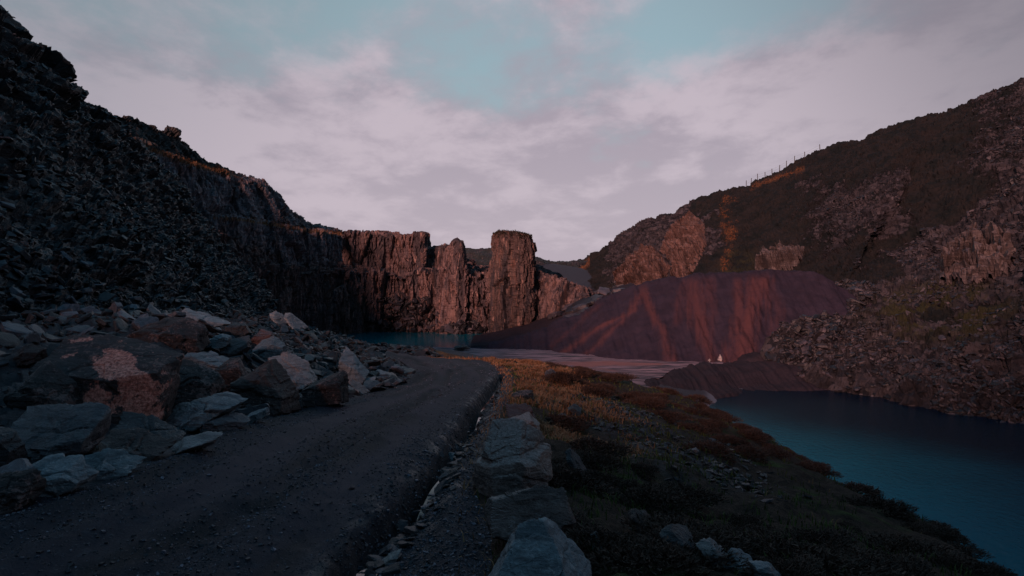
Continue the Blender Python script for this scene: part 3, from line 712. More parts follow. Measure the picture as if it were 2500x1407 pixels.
# ------------------------------------------------------------------ spoil heaps
def heap(name, crest, base, nu, nv, mat, label, streaks=(), amp=.35, seed=90, back=(0, 12, -9), sm=True):
    cols = []
    for a, b in zip(crest, base):
        A, B = np.array(P(*a)), np.array(P(*b))
        cols.append([B + np.array([0, -1.5, -1.0]), B, A * .33 + B * .67 + np.array([0, 0, -.25]), A * .67 + B * .33 + np.array([0, 0, .05]), A, A + np.array([0, 1.6, .02]), A + np.array(back)])
    def at(q, p):
        px, py = proj(q); r = np.zeros(len(q))
        for ln, w0, w1, k in streaks:
            ys = [c[1] for c in ln]; xs = [c[0] for c in ln]
            cx = np.interp(py, ys, xs); t = np.clip((py - ys[0]) / (ys[-1] - ys[0]), 0, 1); wd = w0 + (w1 - w0) * t
            nn = fbm(np.stack([px / 9, py / 110, 0 * px], 1), 1, 5, .7, seed + 3)
            r = np.maximum(r, k * sst(1 - np.abs(px - cx) / (wd * 1.7) + nn * .9, -.05, 1.1) * sst(py, ys[0] - 12, ys[0] + 12) * sst(-py, -ys[-1] - 10, -ys[-1] + 5))
        return dict(red=np.clip(r, 0, 1))
    def dp(p, n):
        px, py = proj(p); rd = at(p, p)['red']; g = .55 * rd + fbm(np.stack([p[:, 0] * .5, p[:, 2] * .06, 0 * px], 1), 1, 5, .6, seed); g = g - 1.1 * np.abs(fbm(np.stack([p[:, 0] * .9, p[:, 2] * .1, 0 * px], 1), 1, 4, .6, seed + 6))
        cz = fbm(np.stack([p[:, 0] * .22, 0 * px, 0 * px], 1), 1, 4, .6, seed + 8) * sst(p[:, 2], -6.5, 0)
        return n * (g * amp * 1.4 + fbm(p, .6, 6, .65, seed + 1) * amp * .7)[:, None] + (cz * amp * 1.0)[:, None] * [0, 0, 1]
    me = rockface(name, cols, nu, nv, mat, dp, cu=True, smooth=sm, attrs=at)
    o = link(name, me); tag(o, label, 'spoil heap'); return o
heap('spoil_heap', [(1130,848,86),(1200,838,85),(1270,822,84),(1350,790,83),(1420,762,82),(1480,722,81),(1540,698,80),(1600,682,79),(1680,674,78),(1760,668,77),(1850,660,76),(1930,657,76),(1985,664,75),(2040,688,74),(2120,728,73),(2200,790,72)],
     [(1130,852,84),(1190,853,82),(1250,856,79),(1310,862,76),(1370,868,73),(1430,874,70.5),(1500,882,68),(1570,888,66),(1650,891,65),(1730,893,64.5),(1800,894,64),(1860,894,64),(1920,894,64),(1980,900,63),(2060,910,62),(2140,930,60)],
     420, 200, M['heap'], 'large purple-grey heap of crushed slate with rust-red streaks running down it',
     streaks=[([(1572,700),(1545,760),(1460,800),(1375,862)], 10, 14, .9), ([(1572,700),(1590,760),(1615,800),(1640,885)], 8, 15, .9), ([(1570,702),(1530,770),(1480,820),(1430,868)], 6, 12, .7), ([(1665,690),(1655,740),(1650,790)], 8, 10, .5),
              ([(1690,682),(1700,760),(1725,830),(1745,890)], 26, 16, .85), ([(1730,680),(1740,760),(1735,885)], 14, 8, .5), ([(1860,675),(1840,740),(1818,800),(1805,892)], 26, 34, 1.0), ([(1800,680),(1808,760),(1800,885)], 16, 22, .8), ([(1880,690),(1900,760),(1880,860)], 10, 16, .4), ([(1460,745),(1400,800),(1340,850)], 8, 10, .4)], amp=.35)
heap('low_spoil_bund', [(1540,958,51),(1570,940,52.5),(1610,922,54.5),(1650,907,56.5),(1700,897,58.5),(1760,890,60),(1850,887,60.3),(1930,884,60.3),(1975,895,59.5),(2020,920,58.5),(2070,950,57)],
     [(1530,972,51.3),(1570,984,49.5),(1620,992,48.3),(1680,988,48.9),(1740,973,51.2),(1800,961,53.2),(1860,953,54.6),(1930,947,55),(1980,948,55.2),(2030,950,55.3),(2090,958,55)],
     300, 110, M['heap2'], 'long low dark bund of spoil on the shore of the near pool', amp=.3, seed=97, back=(0, 5, -4))
heap('small_spoil_heap', [(1800,890,63),(1825,874,63.2),(1860,865,63.5),(1890,868,63.5),(1925,884,63.2)], [(1795,894,62.5),(1825,893,62),(1860,893,61.5),(1890,893,61.5),(1930,894,62)],
     90, 50, M['heap2'], 'small dark rounded heap of slate waste in front of the red-streaked heap', amp=.15, seed=103, back=(0, 3, -3))

def blades(p, nn, h, wdt, rg, lean=.45, seg=2):
    n = len(p); az = rg.uniform(0, 2 * math.pi, n); ln = rg.uniform(.1, 1, n) * lean
    dx = np.stack([np.cos(az), np.sin(az), 0 * az], 1); sx = np.stack([-np.sin(az), np.cos(az), 0 * az], 1)
    H = h[:, None]; W = wdt[:, None]; up = np.array([[0, 0, 1.]])
    a = p - sx * W; b = p + sx * W; m = p + up * H * .6 + dx * H * .35 * ln[:, None]; c = m - sx * W * .6; d = m + sx * W * .6; t = p + up * H * (1 - .25 * ln[:, None]) + dx * H * ln[:, None]
    V = np.stack([a, b, d, c, t], 1).reshape(-1, 3); o = (np.arange(n) * 5)[:, None]
    Fc = np.vstack([o + [0, 1, 2], o + [0, 2, 3], o + [3, 2, 4]]); return V, Fc
# ------------------------------------------------------------------ rocks
def ico(n):
    import bmesh
    bm = bmesh.new(); bmesh.ops.create_icosphere(bm, subdivisions=n, radius=1)
    V = np.array([v.co[:] for v in bm.verts]); Fc = np.array([[v.index for v in f.verts] for f in bm.faces]); bm.free(); return V, Fc
ICO = {n: ico(n) for n in (2, 3, 4, 5, 6)}
def plane_rock(planes, sub, amp, bed, seed, size, center_shift=(0, 0, 0), bdir=(.15, .1, 1), soft=.0):
    """star-shaped block bounded by planes, then weathered: layered steps, chips, fine noise"""
    D, Fc = ICO[sub]
    r = np.full(len(D), 1e9)
    for nrm, h in planes:
        n = np.array(nrm, float); n /= np.linalg.norm(n); dn = D @ n
        rr = np.where(dn > 1e-3, h / np.maximum(dn, 1e-3), 1e9)
        r = np.minimum(r, rr)
    V = D * r[:, None]
    if soft:
        pass
    b = np.array(bdir, float); b /= np.linalg.norm(b)
    nn = D
    pz = V / size + seed * 3.17
    lay = (V @ b) / size * bed + fbm(pz, 1.5, 3, .5, seed) * .9
    st = hf(np.floor(lay), 0 * lay, 0 * lay, seed + 5) - .5
    c1, e1 = cells(pz, (2.2, 2.2, 2.2), seed + 9); c2, e2 = cells(pz, (6, 6, 9), seed + 13)
    side_ = 1 - np.abs(nn @ b) ** 2
    crk = np.exp(-(e1 / .07) ** 2) * sst(fbm(pz, 1.3, 3, .5, seed + 21), -.1, .25)
    c3, e3 = cells(pz @ np.array([[1, .3, 0], [-.3, 1, .2], [0, -.2, 1]]), (14, 14, 26), seed + 31) if sub > 4 else (c2, e2)
    d = amp * size * (st * 1.2 * side_ + (c1 - .5) * 1.1 + (c2 - .5) * .4 + (c3 - .5) * .2 + fbm(pz, 2.2, 5, .6, seed + 17) * .9 - crk * .9)
    return V + nn * d[:, None], Fc
dg = None
def hit(px, py, names=None):
    global dg
    if dg is None: bpy.context.view_layer.update(); dg = bpy.context.evaluated_depsgraph_get()
    dr = Vector(((px - 1250) / F, 1, -(py - HOR) / F)).normalized(); o = Vector((0, 0, CAMZ))
    for _ in range(4):
        ok, loc, nr, ix, ob, mx = S.ray_cast(dg, o, dr)
        if not ok: return None
        if names is None or ob.name.split('.')[0] in names: return loc, nr, ob
        o = loc + dr * .02
    return None

def outline_rock(name, poly, label, mat, cat='boulder', d=None, depth=None, sub=5, seed=1, amp=.035, bed=9, topf=.55, faces=None, group=None, bdir=(.15, .1, 1), sink=.06, lean=.25, attrs=None, ledge=None):
    """angular block whose side planes follow an outline; rests on what lies under its lower edge"""
    poly = np.array(poly, float); c = poly.mean(0); lo = poly[:, 1].max()
    cx = poly[np.argmax(poly[:, 1]), 0] * .3 + c[0] * .7
    if d is None:
        h = hit(cx, lo - 1); d = h[0].y if h else 10
        if h is None: return None
    w_ = np.ptp(poly[:, 0]) / F * d; hh = np.ptp(poly[:, 1]) / F * d
    dep = depth if depth else .5 * (w_ + hh) * .85
    dc = d + dep * .3
    X = (poly[:, 0] - c[0]) / F * dc; Z = -(poly[:, 1] - c[1]) / F * dc
    Z = np.where(poly[:, 1] > c[1], Z * (1 + sink) - sink * hh * .3, Z)
    rg = np.random.default_rng(seed)
    planes = []; n = len(X)
    area = sum(X[i] * Z[(i + 1) % n] - X[(i + 1) % n] * Z[i] for i in range(n))
    for i in range(n):
        j = (i + 1) % n; ex, ez = X[j] - X[i], Z[j] - Z[i]; nx, nz = (ez, -ex) if area > 0 else (-ez, ex)
        l = math.hypot(nx, nz)
        if l < 1e-6: continue
        nx, nz = nx / l, nz / l; h = nx * X[i] + nz * Z[i]
        ty = rg.uniform(-lean, lean)
        if nz > .5: ty -= topf * .6           # tops tip towards the viewer: they are looked down on
        planes.append(((nx, ty, nz), max(h, .02 * w_) / math.sqrt(1 + ty * ty)))
    hd = dep / 2
    fs = faces or [((rg.uniform(-.35, .0), -1, rg.uniform(.05, .3)), 1.), ((rg.uniform(.2, .6), -1, rg.uniform(0, .5)), .98), ((rg.uniform(-.3, .3), -.7, 1.), None)]
    for nr, k in fs:
        if k is None: k = .82 + rg.uniform(-.05, .1); planes.append((nr, max(hd, Z.max()) * k)); continue
        planes.append((nr, hd * k))
    planes.append(((rg.uniform(-.3, .3), 1, rg.uniform(-.1, .3)), hd)); planes.append(((rg.uniform(-.8, .8), 1, .5), hd * 1.1))
    size = max(w_, hh)
    V, Fc = plane_rock(planes, sub, amp, bed, seed, size, bdir=bdir)
    if ledge is not None:      # a horizontal crack with the upper tier set back
        z0 = -(ledge - c[1]) / F * dc; zz = V[:, 2] - z0 - .03 * size * fbm(V, 4 / size, 3, .5, seed + 50) - .12 * V[:, 0]
        V[:, :2] *= (1 - .12 * sst(zz, 0, .03 * size) - .16 * np.exp(-(zz / (.03 * size)) ** 2))[:, None]
    loc = np.array(P(c[0], c[1], dc))
    at = attrs(V, loc) if attrs else None
    me = mesh_np(name, V, Fc, mat, False, at)
    o = link(name, me, loc=loc); tag(o, label, cat, group); return o

M['block'] = mat_slate('slate_block', (0.025, 0.032, 0.039), (0.039, 0.036, 0.040), (0.055, 0.063, 0.066), sc=2.2, vary=.5, lichen=.25, lic=(.17, .15, .14), bd=.04, rough=.5, edge=.3)
M['darkblock'] = mat_slate('dark_lichened_block', (0.014, 0.013, 0.014), (0.022, 0.016, 0.016), (0.029, 0.026, 0.026), sc=2.6, vary=.2, lichen=.75, lic=(.20, .13, .12), bd=.04, rough=.65)
M['paleblock'] = mat_slate('pale_slate_block', (0.137, 0.137, 0.142), (0.186, 0.166, 0.161), (0.254, 0.234, 0.225), sc=2.4, vary=.25, lichen=.3, lic=(.32, .27, .24), bd=.04, rough=.55, rust=.1, edge=.3)
M['redblock'] = mat_slate('reddish_slate_block', (0.067, 0.036, 0.036), (0.090, 0.047, 0.045), (0.112, 0.073, 0.067), sc=2.2, vary=.2, lichen=.2, bd=.035, rough=.55)
M['brownblock'] = mat_slate('brown_slate_block', (0.041, 0.027, 0.026), (0.059, 0.041, 0.038), (0.086, 0.065, 0.059), sc=2.2, vary=.3, lichen=.35, lic=(.24, .19, .17), bd=.045, rough=.6, edge=.3)
M['roadstone'] = mat_slate('roadside_stone', (.13, .088, .078), (.20, .135, .115), (.27, .20, .18), sc=2.2, vary=.1, lichen=.3, lic=(.36, .31, .29), bd=.05, rough=.6, rust=.25, edge=.25, moss=(.46, .35, .32), moss_or_light_amt=.30)  # pale upward faces are top light painted into the colour
M['roadstone2'] = mat_slate('dark_roadside_stone', (.045, .032, .030), (.085, .056, .050), (.14, .11, .10), sc=2.4, vary=.1, lichen=.35, lic=(.26, .22, .21), bd=.06, rough=.6, rust=.3, edge=.3, moss=(.38, .31, .29), moss_or_light_amt=.22)  # pale tops over dark sides: light and shade painted into the colour
M['bluestone'] = mat_slate('blue_slate_stone', (.085, .11, .125), (.13, .155, .17), (.22, .24, .25), sc=2.6, vary=.1, lichen=.25, lic=(.35, .34, .34), bd=.035, rough=.5, edge=.2)

# pink-lichened boulder: crust mask painted on its front, a patch with its own shape
def mat_patch():
    m = mat_slate('pink_crusted_block', (.028, .027, .030), (.045, .034, .034), (.060, .055, .055), sc=2.6, vary=0, lichen=.75, lic=(.20, .13, .12), bd=.04, rough=.7, objrand=False)
    t = NT(m.node_tree); b = t.n['Principled BSDF']; src = b.inputs['Base Color'].links[0].from_socket
    v = obj_pos(t); n = t.noise(v, 9, 7, .75, .3); n2 = t.noise(v, 30, 4, .7)
    n4 = t.noise(v, 3.5, 5, .6, .5, off=(8, 2, 2)); e = t.math('ADD', t.math('MULTIPLY', attr(t, 'crust'), .95), t.math('MULTIPLY', t.math('SUBTRACT', n4, .5), 4.0))
    e = t.math('ADD', e, t.math('MULTIPLY', t.math('SUBTRACT', n, .5), 2.6)); k = t.step(e, .42, .62)
    crust = t.mix(t.step(n2, .35, .65), (.42, .12, .085), (.98, .46, .36)); crust = t.mix(t.step(n, .56, .66), crust, (.045, .025, .022))
    t.put(b.inputs['Base Color'], t.mix(k, src, crust)); return m
M['patch'] = mat_patch()
def crust_for(polys):
    def f(V, loc):
        px, py = proj(V + loc); r = np.zeros(len(V))
        for cx, cy, rx, ry, an in polys:
            ca, sa = math.cos(an), math.sin(an); u = ((px - cx) * ca + (py - cy) * sa) / rx; v = (-(px - cx) * sa + (py - cy) * ca) / ry
            r = np.maximum(r, sst(-np.hypot(u, v), -1.15, -.75))
        return dict(crust=r)
    return f
outline_rock('boulder', [(95,890),(120,833),(200,850),(300,872),(400,893),(405,945),(374,1037),(290,1017),(170,978),(105,948)], 'huge dark boulder with a big pink crust on its face, left of the track', M['patch'], sub=6, seed=11, amp=.022, depth=1.1,
    faces=[((-.15, -1, .12), .55), ((.55, -1, .05), .8), ((0, -.55, 1), .36)], attrs=crust_for([(285,895,66,44,.4),(335,945,72,46,.7),(255,985,52,32,.3),(345,1000,62,46,.8)]))
LB = [
 ([(390,900),(480,905),(530,925),(538,955),(500,988),(420,995),(385,988)],'darkblock','dark speckled boulder wedged against the right side of the pink-crusted boulder'),
 ([(320,817),(378,790),(440,787),(492,808),(500,850),(462,868),(370,868),(320,838)],'darkblock','rounded blackish boulder standing highest in the pile, under a pale slab'),
 ([(426,773),(466,766),(563,789),(530,799),(462,792),(424,788)],'bluestone','long pale flat slab lying on top of the blackish boulder'),
 ([(445,867),(495,865),(563,892),(560,905),(505,917),(448,893)],'bluestone','smooth grey slab leaning on the dark speckled boulder'),
 ([(336,842),(378,846),(420,867),(437,880),(391,886),(334,860)],'block','blue-grey slab tilted down to the right behind the pink-crusted boulder'),
 ([(306,827),(345,842),(335,853),(308,842)],'block','small blue-grey wedge of slate behind the top of the pink-crusted boulder'),
 ([(345,817),(369,826),(374,845),(348,840)],'brownblock','small upright brown stone in front of the blackish boulder'),
 ([(380,800),(416,804),(412,821),(378,831)],'block','small square block leaning on the face of the blackish boulder'),
 ([(506,831),(538,817),(559,825),(554,842),(521,852)],'bluestone','pale rounded slab just right of the blackish boulder'),
 ([(517,867),(559,842),(605,831),(609,848),(575,869)],'block','long grey slab slanting up towards the reddish block'),
 ([(622,850),(664,829),(693,846),(685,877),(613,886)],'bluestone','grey split block under the reddish block'),
 ([(600,846),(630,812),(664,812),(668,829),(626,850)],'redblock','reddish slab tipped on end in the middle of the rubble'),
 ([(584,921),(655,888),(705,955),(712,1001),(689,1012),(588,972)],'brownblock','jagged brown block with splintered layers beside the track'),
 ([(651,880),(693,873),(756,926),(760,936),(705,953),(664,917)],'paleblock','pale sloping-topped block, brightest of the rubble beside the track'),
 ([(703,955),(738,968),(738,993),(705,1003)],'block','small grey block at the track edge under the pale sloping block'),
 ([(750,943),(823,917),(838,930),(838,980),(777,991),(747,991)],'darkblock','square dark wet-looking block at the track edge'),
 ([(832,867),(865,880),(897,913),(880,936),(838,912)],'bluestone','tall slanted blue-grey slab near the end of the rubble'),
 ([(848,932),(857,928),(892,959),(884,966)],'paleblock','narrow pale plank of slate leaning at the track edge'),
 ([(697,863),(743,867),(738,884),(705,884)],'block','flat dark slab above the pale sloping block'),
 ([(745,868),(787,872),(782,886),(748,886)],'brownblock','flat brown slab among the smaller rubble right of the pale block'),
 ([(886,926),(916,924),(911,945),(886,945)],'bluestone','small squared grey block at the tip of the rubble by the bend'),
 ([(407,1027),(470,993),(533,980),(584,993),(590,1010),(525,1024),(483,1052),(433,1058)],'bluestone','broad blue-green slab with an arched top at the track edge'),
 ([(483,1033),(546,1016),(607,1031),(563,1054),(504,1058)],'block','low slab tucked under the arched blue-green slab, with an orange spot'),
 ([(605,1014),(651,997),(653,1014),(613,1033)],'bluestone','small pointed stone at the right end of the arched blue-green slab'),
 ([(283,1029),(378,1039),(440,1077),(420,1096),(349,1079),(292,1058)],'block','slab with a pink-crusted end lying under the pink-crusted boulder'),
 ([(12,1052),(210,1020),(290,1043),(258,1069),(230,1098),(222,1138),(84,1140),(38,1106)],'block','wide dark blue slab with pale spots low at the left'),
 ([(238,1077),(319,1069),(418,1098),(370,1121),(286,1127),(235,1104)],'brownblock','dark brownish slab between the spotted blue slab and the track'),
 ([(420,1100),(450,1079),(540,1064),(523,1079),(445,1106)],'paleblock','thin pale slab lying flush at the track edge'),
 ([(-40,1055),(20,1060),(50,1090),(42,1119),(0,1146),(-40,1150)],'block','dark blue block cut by the left edge of the picture'),
 ([(8,1163),(63,1144),(168,1142),(204,1173),(197,1192),(109,1210),(55,1205)],'bluestone','smooth grey-green boulder at the near left edge of the track'),
 ([(155,1140),(256,1117),(325,1152),(277,1171),(210,1160)],'bluestone','blue slab with a pale top edge at the near left edge of the track'),
 ([(-50,1165),(42,1170),(65,1194),(69,1226),(25,1240),(-50,1245)],'darkblock','dark rounded boulder in the lower left corner of the rubble'),
 ([(22,873),(63,848),(107,854),(99,882),(42,890)],'darkblock','low dark boulder left of the top of the pink-crusted boulder'),
 ([(150,836),(302,838),(330,868),(210,862)],'block','long blue-grey slab lying behind the pink-crusted boulder'),
 ([(290,1117),(344,1106),(342,1129),(292,1131)],'redblock','small tan stone at the track edge below the brownish slab'),
 ([(656,768),(670,764),(700,790),(688,796)],'bluestone','pale plank of slate at the foot of the tip, left one of two'),
 ([(692,772),(704,770),(742,802),(728,806)],'bluestone','pale plank of slate at the foot of the tip, right one of two'),
 ([(100,905),(60,925),(40,985),(90,1010),(180,1000),(170,960)],'darkblock','shadowed boulder under the left end of the pink-crusted boulder'),
 ([(540,890),(585,880),(600,925),(592,975),(545,975),(528,930)],'darkblock','upright dark block between the speckled boulder and the splintered brown block'),
 ([(560,790),(600,792),(612,812),(590,826),(556,815)],'block','grey slab at the back of the rubble right of the long pale slab'),
]
for i, (pl, mt, lb) in enumerate(LB):
    outline_rock('boulder', pl, lb, M[mt], sub=5 if np.ptp(np.array(pl)[:, 0]) > 45 else 4, seed=20 + i * 7, amp=.042, depth=None)
RB = [
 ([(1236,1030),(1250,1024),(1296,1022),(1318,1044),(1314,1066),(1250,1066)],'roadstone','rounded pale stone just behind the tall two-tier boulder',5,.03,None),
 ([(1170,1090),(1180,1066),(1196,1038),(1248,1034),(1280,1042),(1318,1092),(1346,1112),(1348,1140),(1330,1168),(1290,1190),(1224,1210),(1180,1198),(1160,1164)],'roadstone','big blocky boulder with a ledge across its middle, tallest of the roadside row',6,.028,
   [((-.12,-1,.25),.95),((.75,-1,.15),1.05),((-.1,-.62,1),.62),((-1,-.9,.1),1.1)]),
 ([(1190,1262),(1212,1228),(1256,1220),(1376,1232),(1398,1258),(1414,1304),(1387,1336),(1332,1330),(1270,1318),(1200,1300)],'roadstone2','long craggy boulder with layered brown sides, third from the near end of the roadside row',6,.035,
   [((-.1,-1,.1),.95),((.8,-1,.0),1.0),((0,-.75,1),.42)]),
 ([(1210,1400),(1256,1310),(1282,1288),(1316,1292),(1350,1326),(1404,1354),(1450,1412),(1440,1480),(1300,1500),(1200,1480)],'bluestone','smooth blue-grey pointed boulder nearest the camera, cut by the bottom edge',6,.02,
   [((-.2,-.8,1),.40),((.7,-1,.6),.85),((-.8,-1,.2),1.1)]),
 ([(1236,1002),(1296,994),(1310,1020),(1262,1028)],'redblock','flat layered slab behind the roadside boulders',5,.04,None),
 ([(1248,962),(1300,956),(1302,970),(1256,976)],'darkblock','flat dark slab on the dry grass by the gully',4,.04,None),
 ([(1330,914),(1348,905),(1364,918),(1360,930),(1334,930)],'block','grey-blue rock on the dry grass near the top of the bank',4,.04,None),
 ([(1540,1262),(1556,1244),(1574,1268),(1614,1294),(1600,1312),(1548,1286)],'brownblock','splintered stone at the upper end of the row on the heather',5,.05,None),
 ([(1606,1298),(1640,1294),(1698,1322),(1704,1358),(1680,1372),(1632,1348)],'block','dark slate slab sloping down in the row on the heather',5,.025,None),
 ([(1696,1322),(1736,1324),(1774,1358),(1774,1372),(1748,1384),(1714,1360)],'paleblock','pale banded stone next down from the dark slab on the heather',5,.035,None),
 ([(1750,1380),(1792,1356),(1842,1374),(1846,1392),(1792,1398)],'bluestone','low grey stone with a light rim at the foot of the row on the heather',5,.03,None),
 ([(1840,1380),(1876,1380),(1908,1412),(1850,1424)],'bluestone','blue-grey stone at the bottom edge, lowest of the row on the heather',4,.03,None),
 ([(1434,1308),(1452,1304),(1482,1330),(1478,1346),(1446,1342)],'bluestone','small blue slate stone in moss right of the craggy boulder',4,.03,None),
 ([(1378,1104),(1392,1098),(1430,1154),(1426,1166),(1400,1146)],'block','narrow purplish slab standing up in the heather',4,.025,None),
 ([(1408,1124),(1432,1113),(1462,1122),(1434,1134)],'brownblock','small flat-topped brown stone in the heather',4,.03,None),
 ([(1347,1150),(1372,1158),(1370,1173),(1347,1164)],'paleblock','small pale stone at the right foot of the ledged boulder',4,.03,None),
 ([(1080,1128),(1104,1110),(1124,1113),(1130,1126),(1100,1134)],'bluestone','flat wet stone lying in the middle of the runoff gully',4,.03,None),
 ([(930,1375),(950,1358),(976,1350),(970,1366),(945,1382)],'paleblock','thin pale flake of slate in the near end of the gully',4,.03,None),
 ([(1690,905-0),(1700,903),(1703,910),(1690,911)],'darkblock',None,3,.03,None),
 ([(1752,879),(1758,866),(1766,878),(1760,882)],'paleblock','pointed white stone at the foot of the red-streaked heap, larger of two',4,.03,None),
 ([(1729,881),(1733,877),(1736,881),(1732,884)],'paleblock','small white stone left of the pointed one at the foot of the heap',3,.03,None),
 ([(1386,1000),(1400,990),(1420,1000),(1412,1012)],'block','small grey stone on the stony middle of the bank',4,.03,None),
 ([(1690,1098),(1700,1094),(1707,1102),(1696,1108)],'paleblock','small pale pink stone alone in the green moss of the bank',4,.03,None),
 ([(850,1192),(858,1186),(867,1190),(862,1197)],'redblock','orange pebble lying alone in the middle of the track',4,.03,None),
 ([(1106,852),(1120,845),(1136,846),(1142,853),(1120,858)],'brownblock','flat stones heaped where the track meets the quarry floor',4,.06,None),
]
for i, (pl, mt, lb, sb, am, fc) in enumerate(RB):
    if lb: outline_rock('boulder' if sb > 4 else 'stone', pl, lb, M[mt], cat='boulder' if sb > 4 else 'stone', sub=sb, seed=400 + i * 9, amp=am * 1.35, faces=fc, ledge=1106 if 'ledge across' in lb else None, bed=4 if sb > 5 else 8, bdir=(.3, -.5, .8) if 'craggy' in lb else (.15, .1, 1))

# the two natural landmarks of the far wall
def tower(name, poly, d, depth, label, seed, mat, cat):
    """rock tower lofted from its measured left and right edges, with real depth"""
    poly = np.array(poly, float)   # rows: py, pxl, pxr
    ns, nv = 120, 170
    t = np.linspace(poly[0, 0], poly[-1, 0], nv); l = np.interp(t, poly[:, 0], poly[:, 1]); r = np.interp(t, poly[:, 0], poly[:, 2])
    rows = []
    an = np.linspace(0, 2 * math.pi, ns, endpoint=False)
    for q in range(nv):
        cx = ((l[q] + r[q]) / 2 - 1250) / F * d; hw = (r[q] - l[q]) / 2 / F * d; z = CAMZ - (t[q] - HOR) / F * d
        e = .62; ca, sa = np.cos(an), np.sin(an)
        k = min(1, hw / (np.ptp(poly[:, 1:]) / 2 / F * d) * 1.6)
        rows.append(np.stack([cx + hw * np.sign(ca) * np.abs(ca) ** e, d + depth / 2 * k * np.sign(sa) * np.abs(sa) ** e + depth / 2, np.full(ns, z)], 1))
    G = np.array(rows); p = G.reshape(-1, 3)
    cen = G.mean(1, keepdims=True); n = (G - cen); n[..., 2] = 0; n /= np.maximum(np.linalg.norm(n, axis=2, keepdims=True), 1e-6); n = n.reshape(-1, 3)
    hw = np.repeat((r - l) / 2 / F * d, ns); q = p + disp_cliff(.48, .2)(p, n) * np.clip(hw / 1.5, .25, 1)[:, None] - n * 0.1
    q[:, 2] += (fbm(p, .8, 3, .5, seed) * .25) * np.clip((p[:, 2].max() - p[:, 2]) < 1.5, 0, 1)
    Fc = []; idx = np.arange(nv * ns).reshape(nv, ns)
    a = idx; b = np.roll(idx, -1, 1); Fc = np.stack([a[:-1], b[:-1], b[1:], a[1:]], -1).reshape(-1, 4)
    top = len(q); q = np.vstack([q, G[0].mean(0)[None] + [0, 0, .15]])
    cap = np.array([[idx[0, i], top, top, idx[0, (i + 1) % ns]] for i in range(ns)])
    me = mesh_np(name, q, Fc, mat, False)
    import bmesh
    bm = bmesh.new(); bm.from_mesh(me); bm.verts.ensure_lookup_table()
    for i in range(ns): bm.faces.new((bm.verts[idx[0, i]], bm.verts[idx[0, (i + 1) % ns]], bm.verts[top]))
    bmesh.ops.recalc_face_normals(bm, faces=bm.faces); bm.to_mesh(me); bm.free()
    o = link(name, me); tag(o, label, cat); return o
M['pillar'] = mat_slate('pillar_slate', (0.048, 0.032, 0.032), (0.080, 0.050, 0.044), (0.120, 0.084, 0.072), sc=.6, world=True, vary=0, aniso=(1, 1, .35), bd=.18, rough=.75, streak=.7, rust=.3, moss=(.022, .018, .014), moss_or_light_amt=.55)
def grass_cap():
    o = bpy.data.objects['rock_pillar']; rg = np.random.default_rng(3); n = 5000
    V = np.array([v.co[:] for v in o.data.vertices]); top = V[V[:, 2] > V[:, 2].max() - 1.3 + .9 * fbm(V, .7, 3, .5, 8)]; ix = rg.integers(0, len(top), n); jx = rg.integers(0, len(top), n); k = (rg.random(n) ** 3)[:, None]; p = top[ix] * (1 - k) + top[jx] * k
    W, Fc = blades(p, None, rg.uniform(.08, .3, n), np.full(n, .05), rg, .9)
    link('grass_cap', mesh_np('grass_cap', W, Fc, mat_blade('cap_heather', (.010, .009, .006), (.040, .030, .016))), o)
tower('rock_pillar', [(565,1236,1256),(566,1226,1266),(568,1219,1275),(573,1213,1286),(582,1210,1294),(596,1208,1301),(615,1207,1305),(640,1202,1303),(655,1200,1299),(700,1199,1300),(750,1198,1310),(790,1197,1318),(830,1194,1322)], 101, 6.5, 'tall flat-topped pillar of reddish slate with a dark grassy cap', 5, M['pillar'], 'rock pillar')
grass_cap()
tower('rock_pinnacle', [(580,1112,1116),(584,1105,1120),(590,1101,1126),(600,1096,1129),(620,1091,1130),(660,1086,1132),(700,1076,1134),(760,1072,1138),(830,1068,1142)], 104.5, 3.4, 'slim pointed pinnacle of slate left of the flat-topped pillar', 6, M['cliff'], 'rock pinnacle')
# rock outcrops breaking through the heather
M['outcrop'] = mat_slate('outcrop_slate', (0.085, 0.053, 0.049), (0.136, 0.081, 0.072), (0.187, 0.128, 0.111), sc=.6, world=True, vary=0, aniso=(1, 1, .6), bd=.25, rough=.75, rust=.3, moss=(.022, .02, .014), moss_or_light_amt=.25)
M['outcrop2'] = mat_slate('pale_outcrop_slate', (0.056, 0.046, 0.050), (0.087, 0.068, 0.068), (0.118, 0.099, 0.096), sc=.6, world=True, vary=0, aniso=(1, 1, .6), bd=.2, rough=.7)
OC = [([(1497,722),(1510,680),(1540,640),(1570,610),(1600,640),(1620,690),(1590,705),(1540,712)],'outcrop','jagged pink outcrop at the foot of the right hillside, left end',None),
 ([(1565,650),(1585,600),(1630,570),(1660,600),(1690,660),(1640,690),(1600,690)],'outcrop','large pink outcrop with slanting slabs on the right hillside',None),
 ([(1610,600),(1640,560),(1680,530),(1715,545),(1720,590),(1680,620),(1630,630)],'outcrop','upper crag of pink rock just under the ridge',None),
 ([(1842,665),(1848,625),(1880,603),(1925,610),(1962,600),(1955,640),(1920,665)],'outcrop2','smooth pale outcrop standing just above the spoil heap crest',None)]
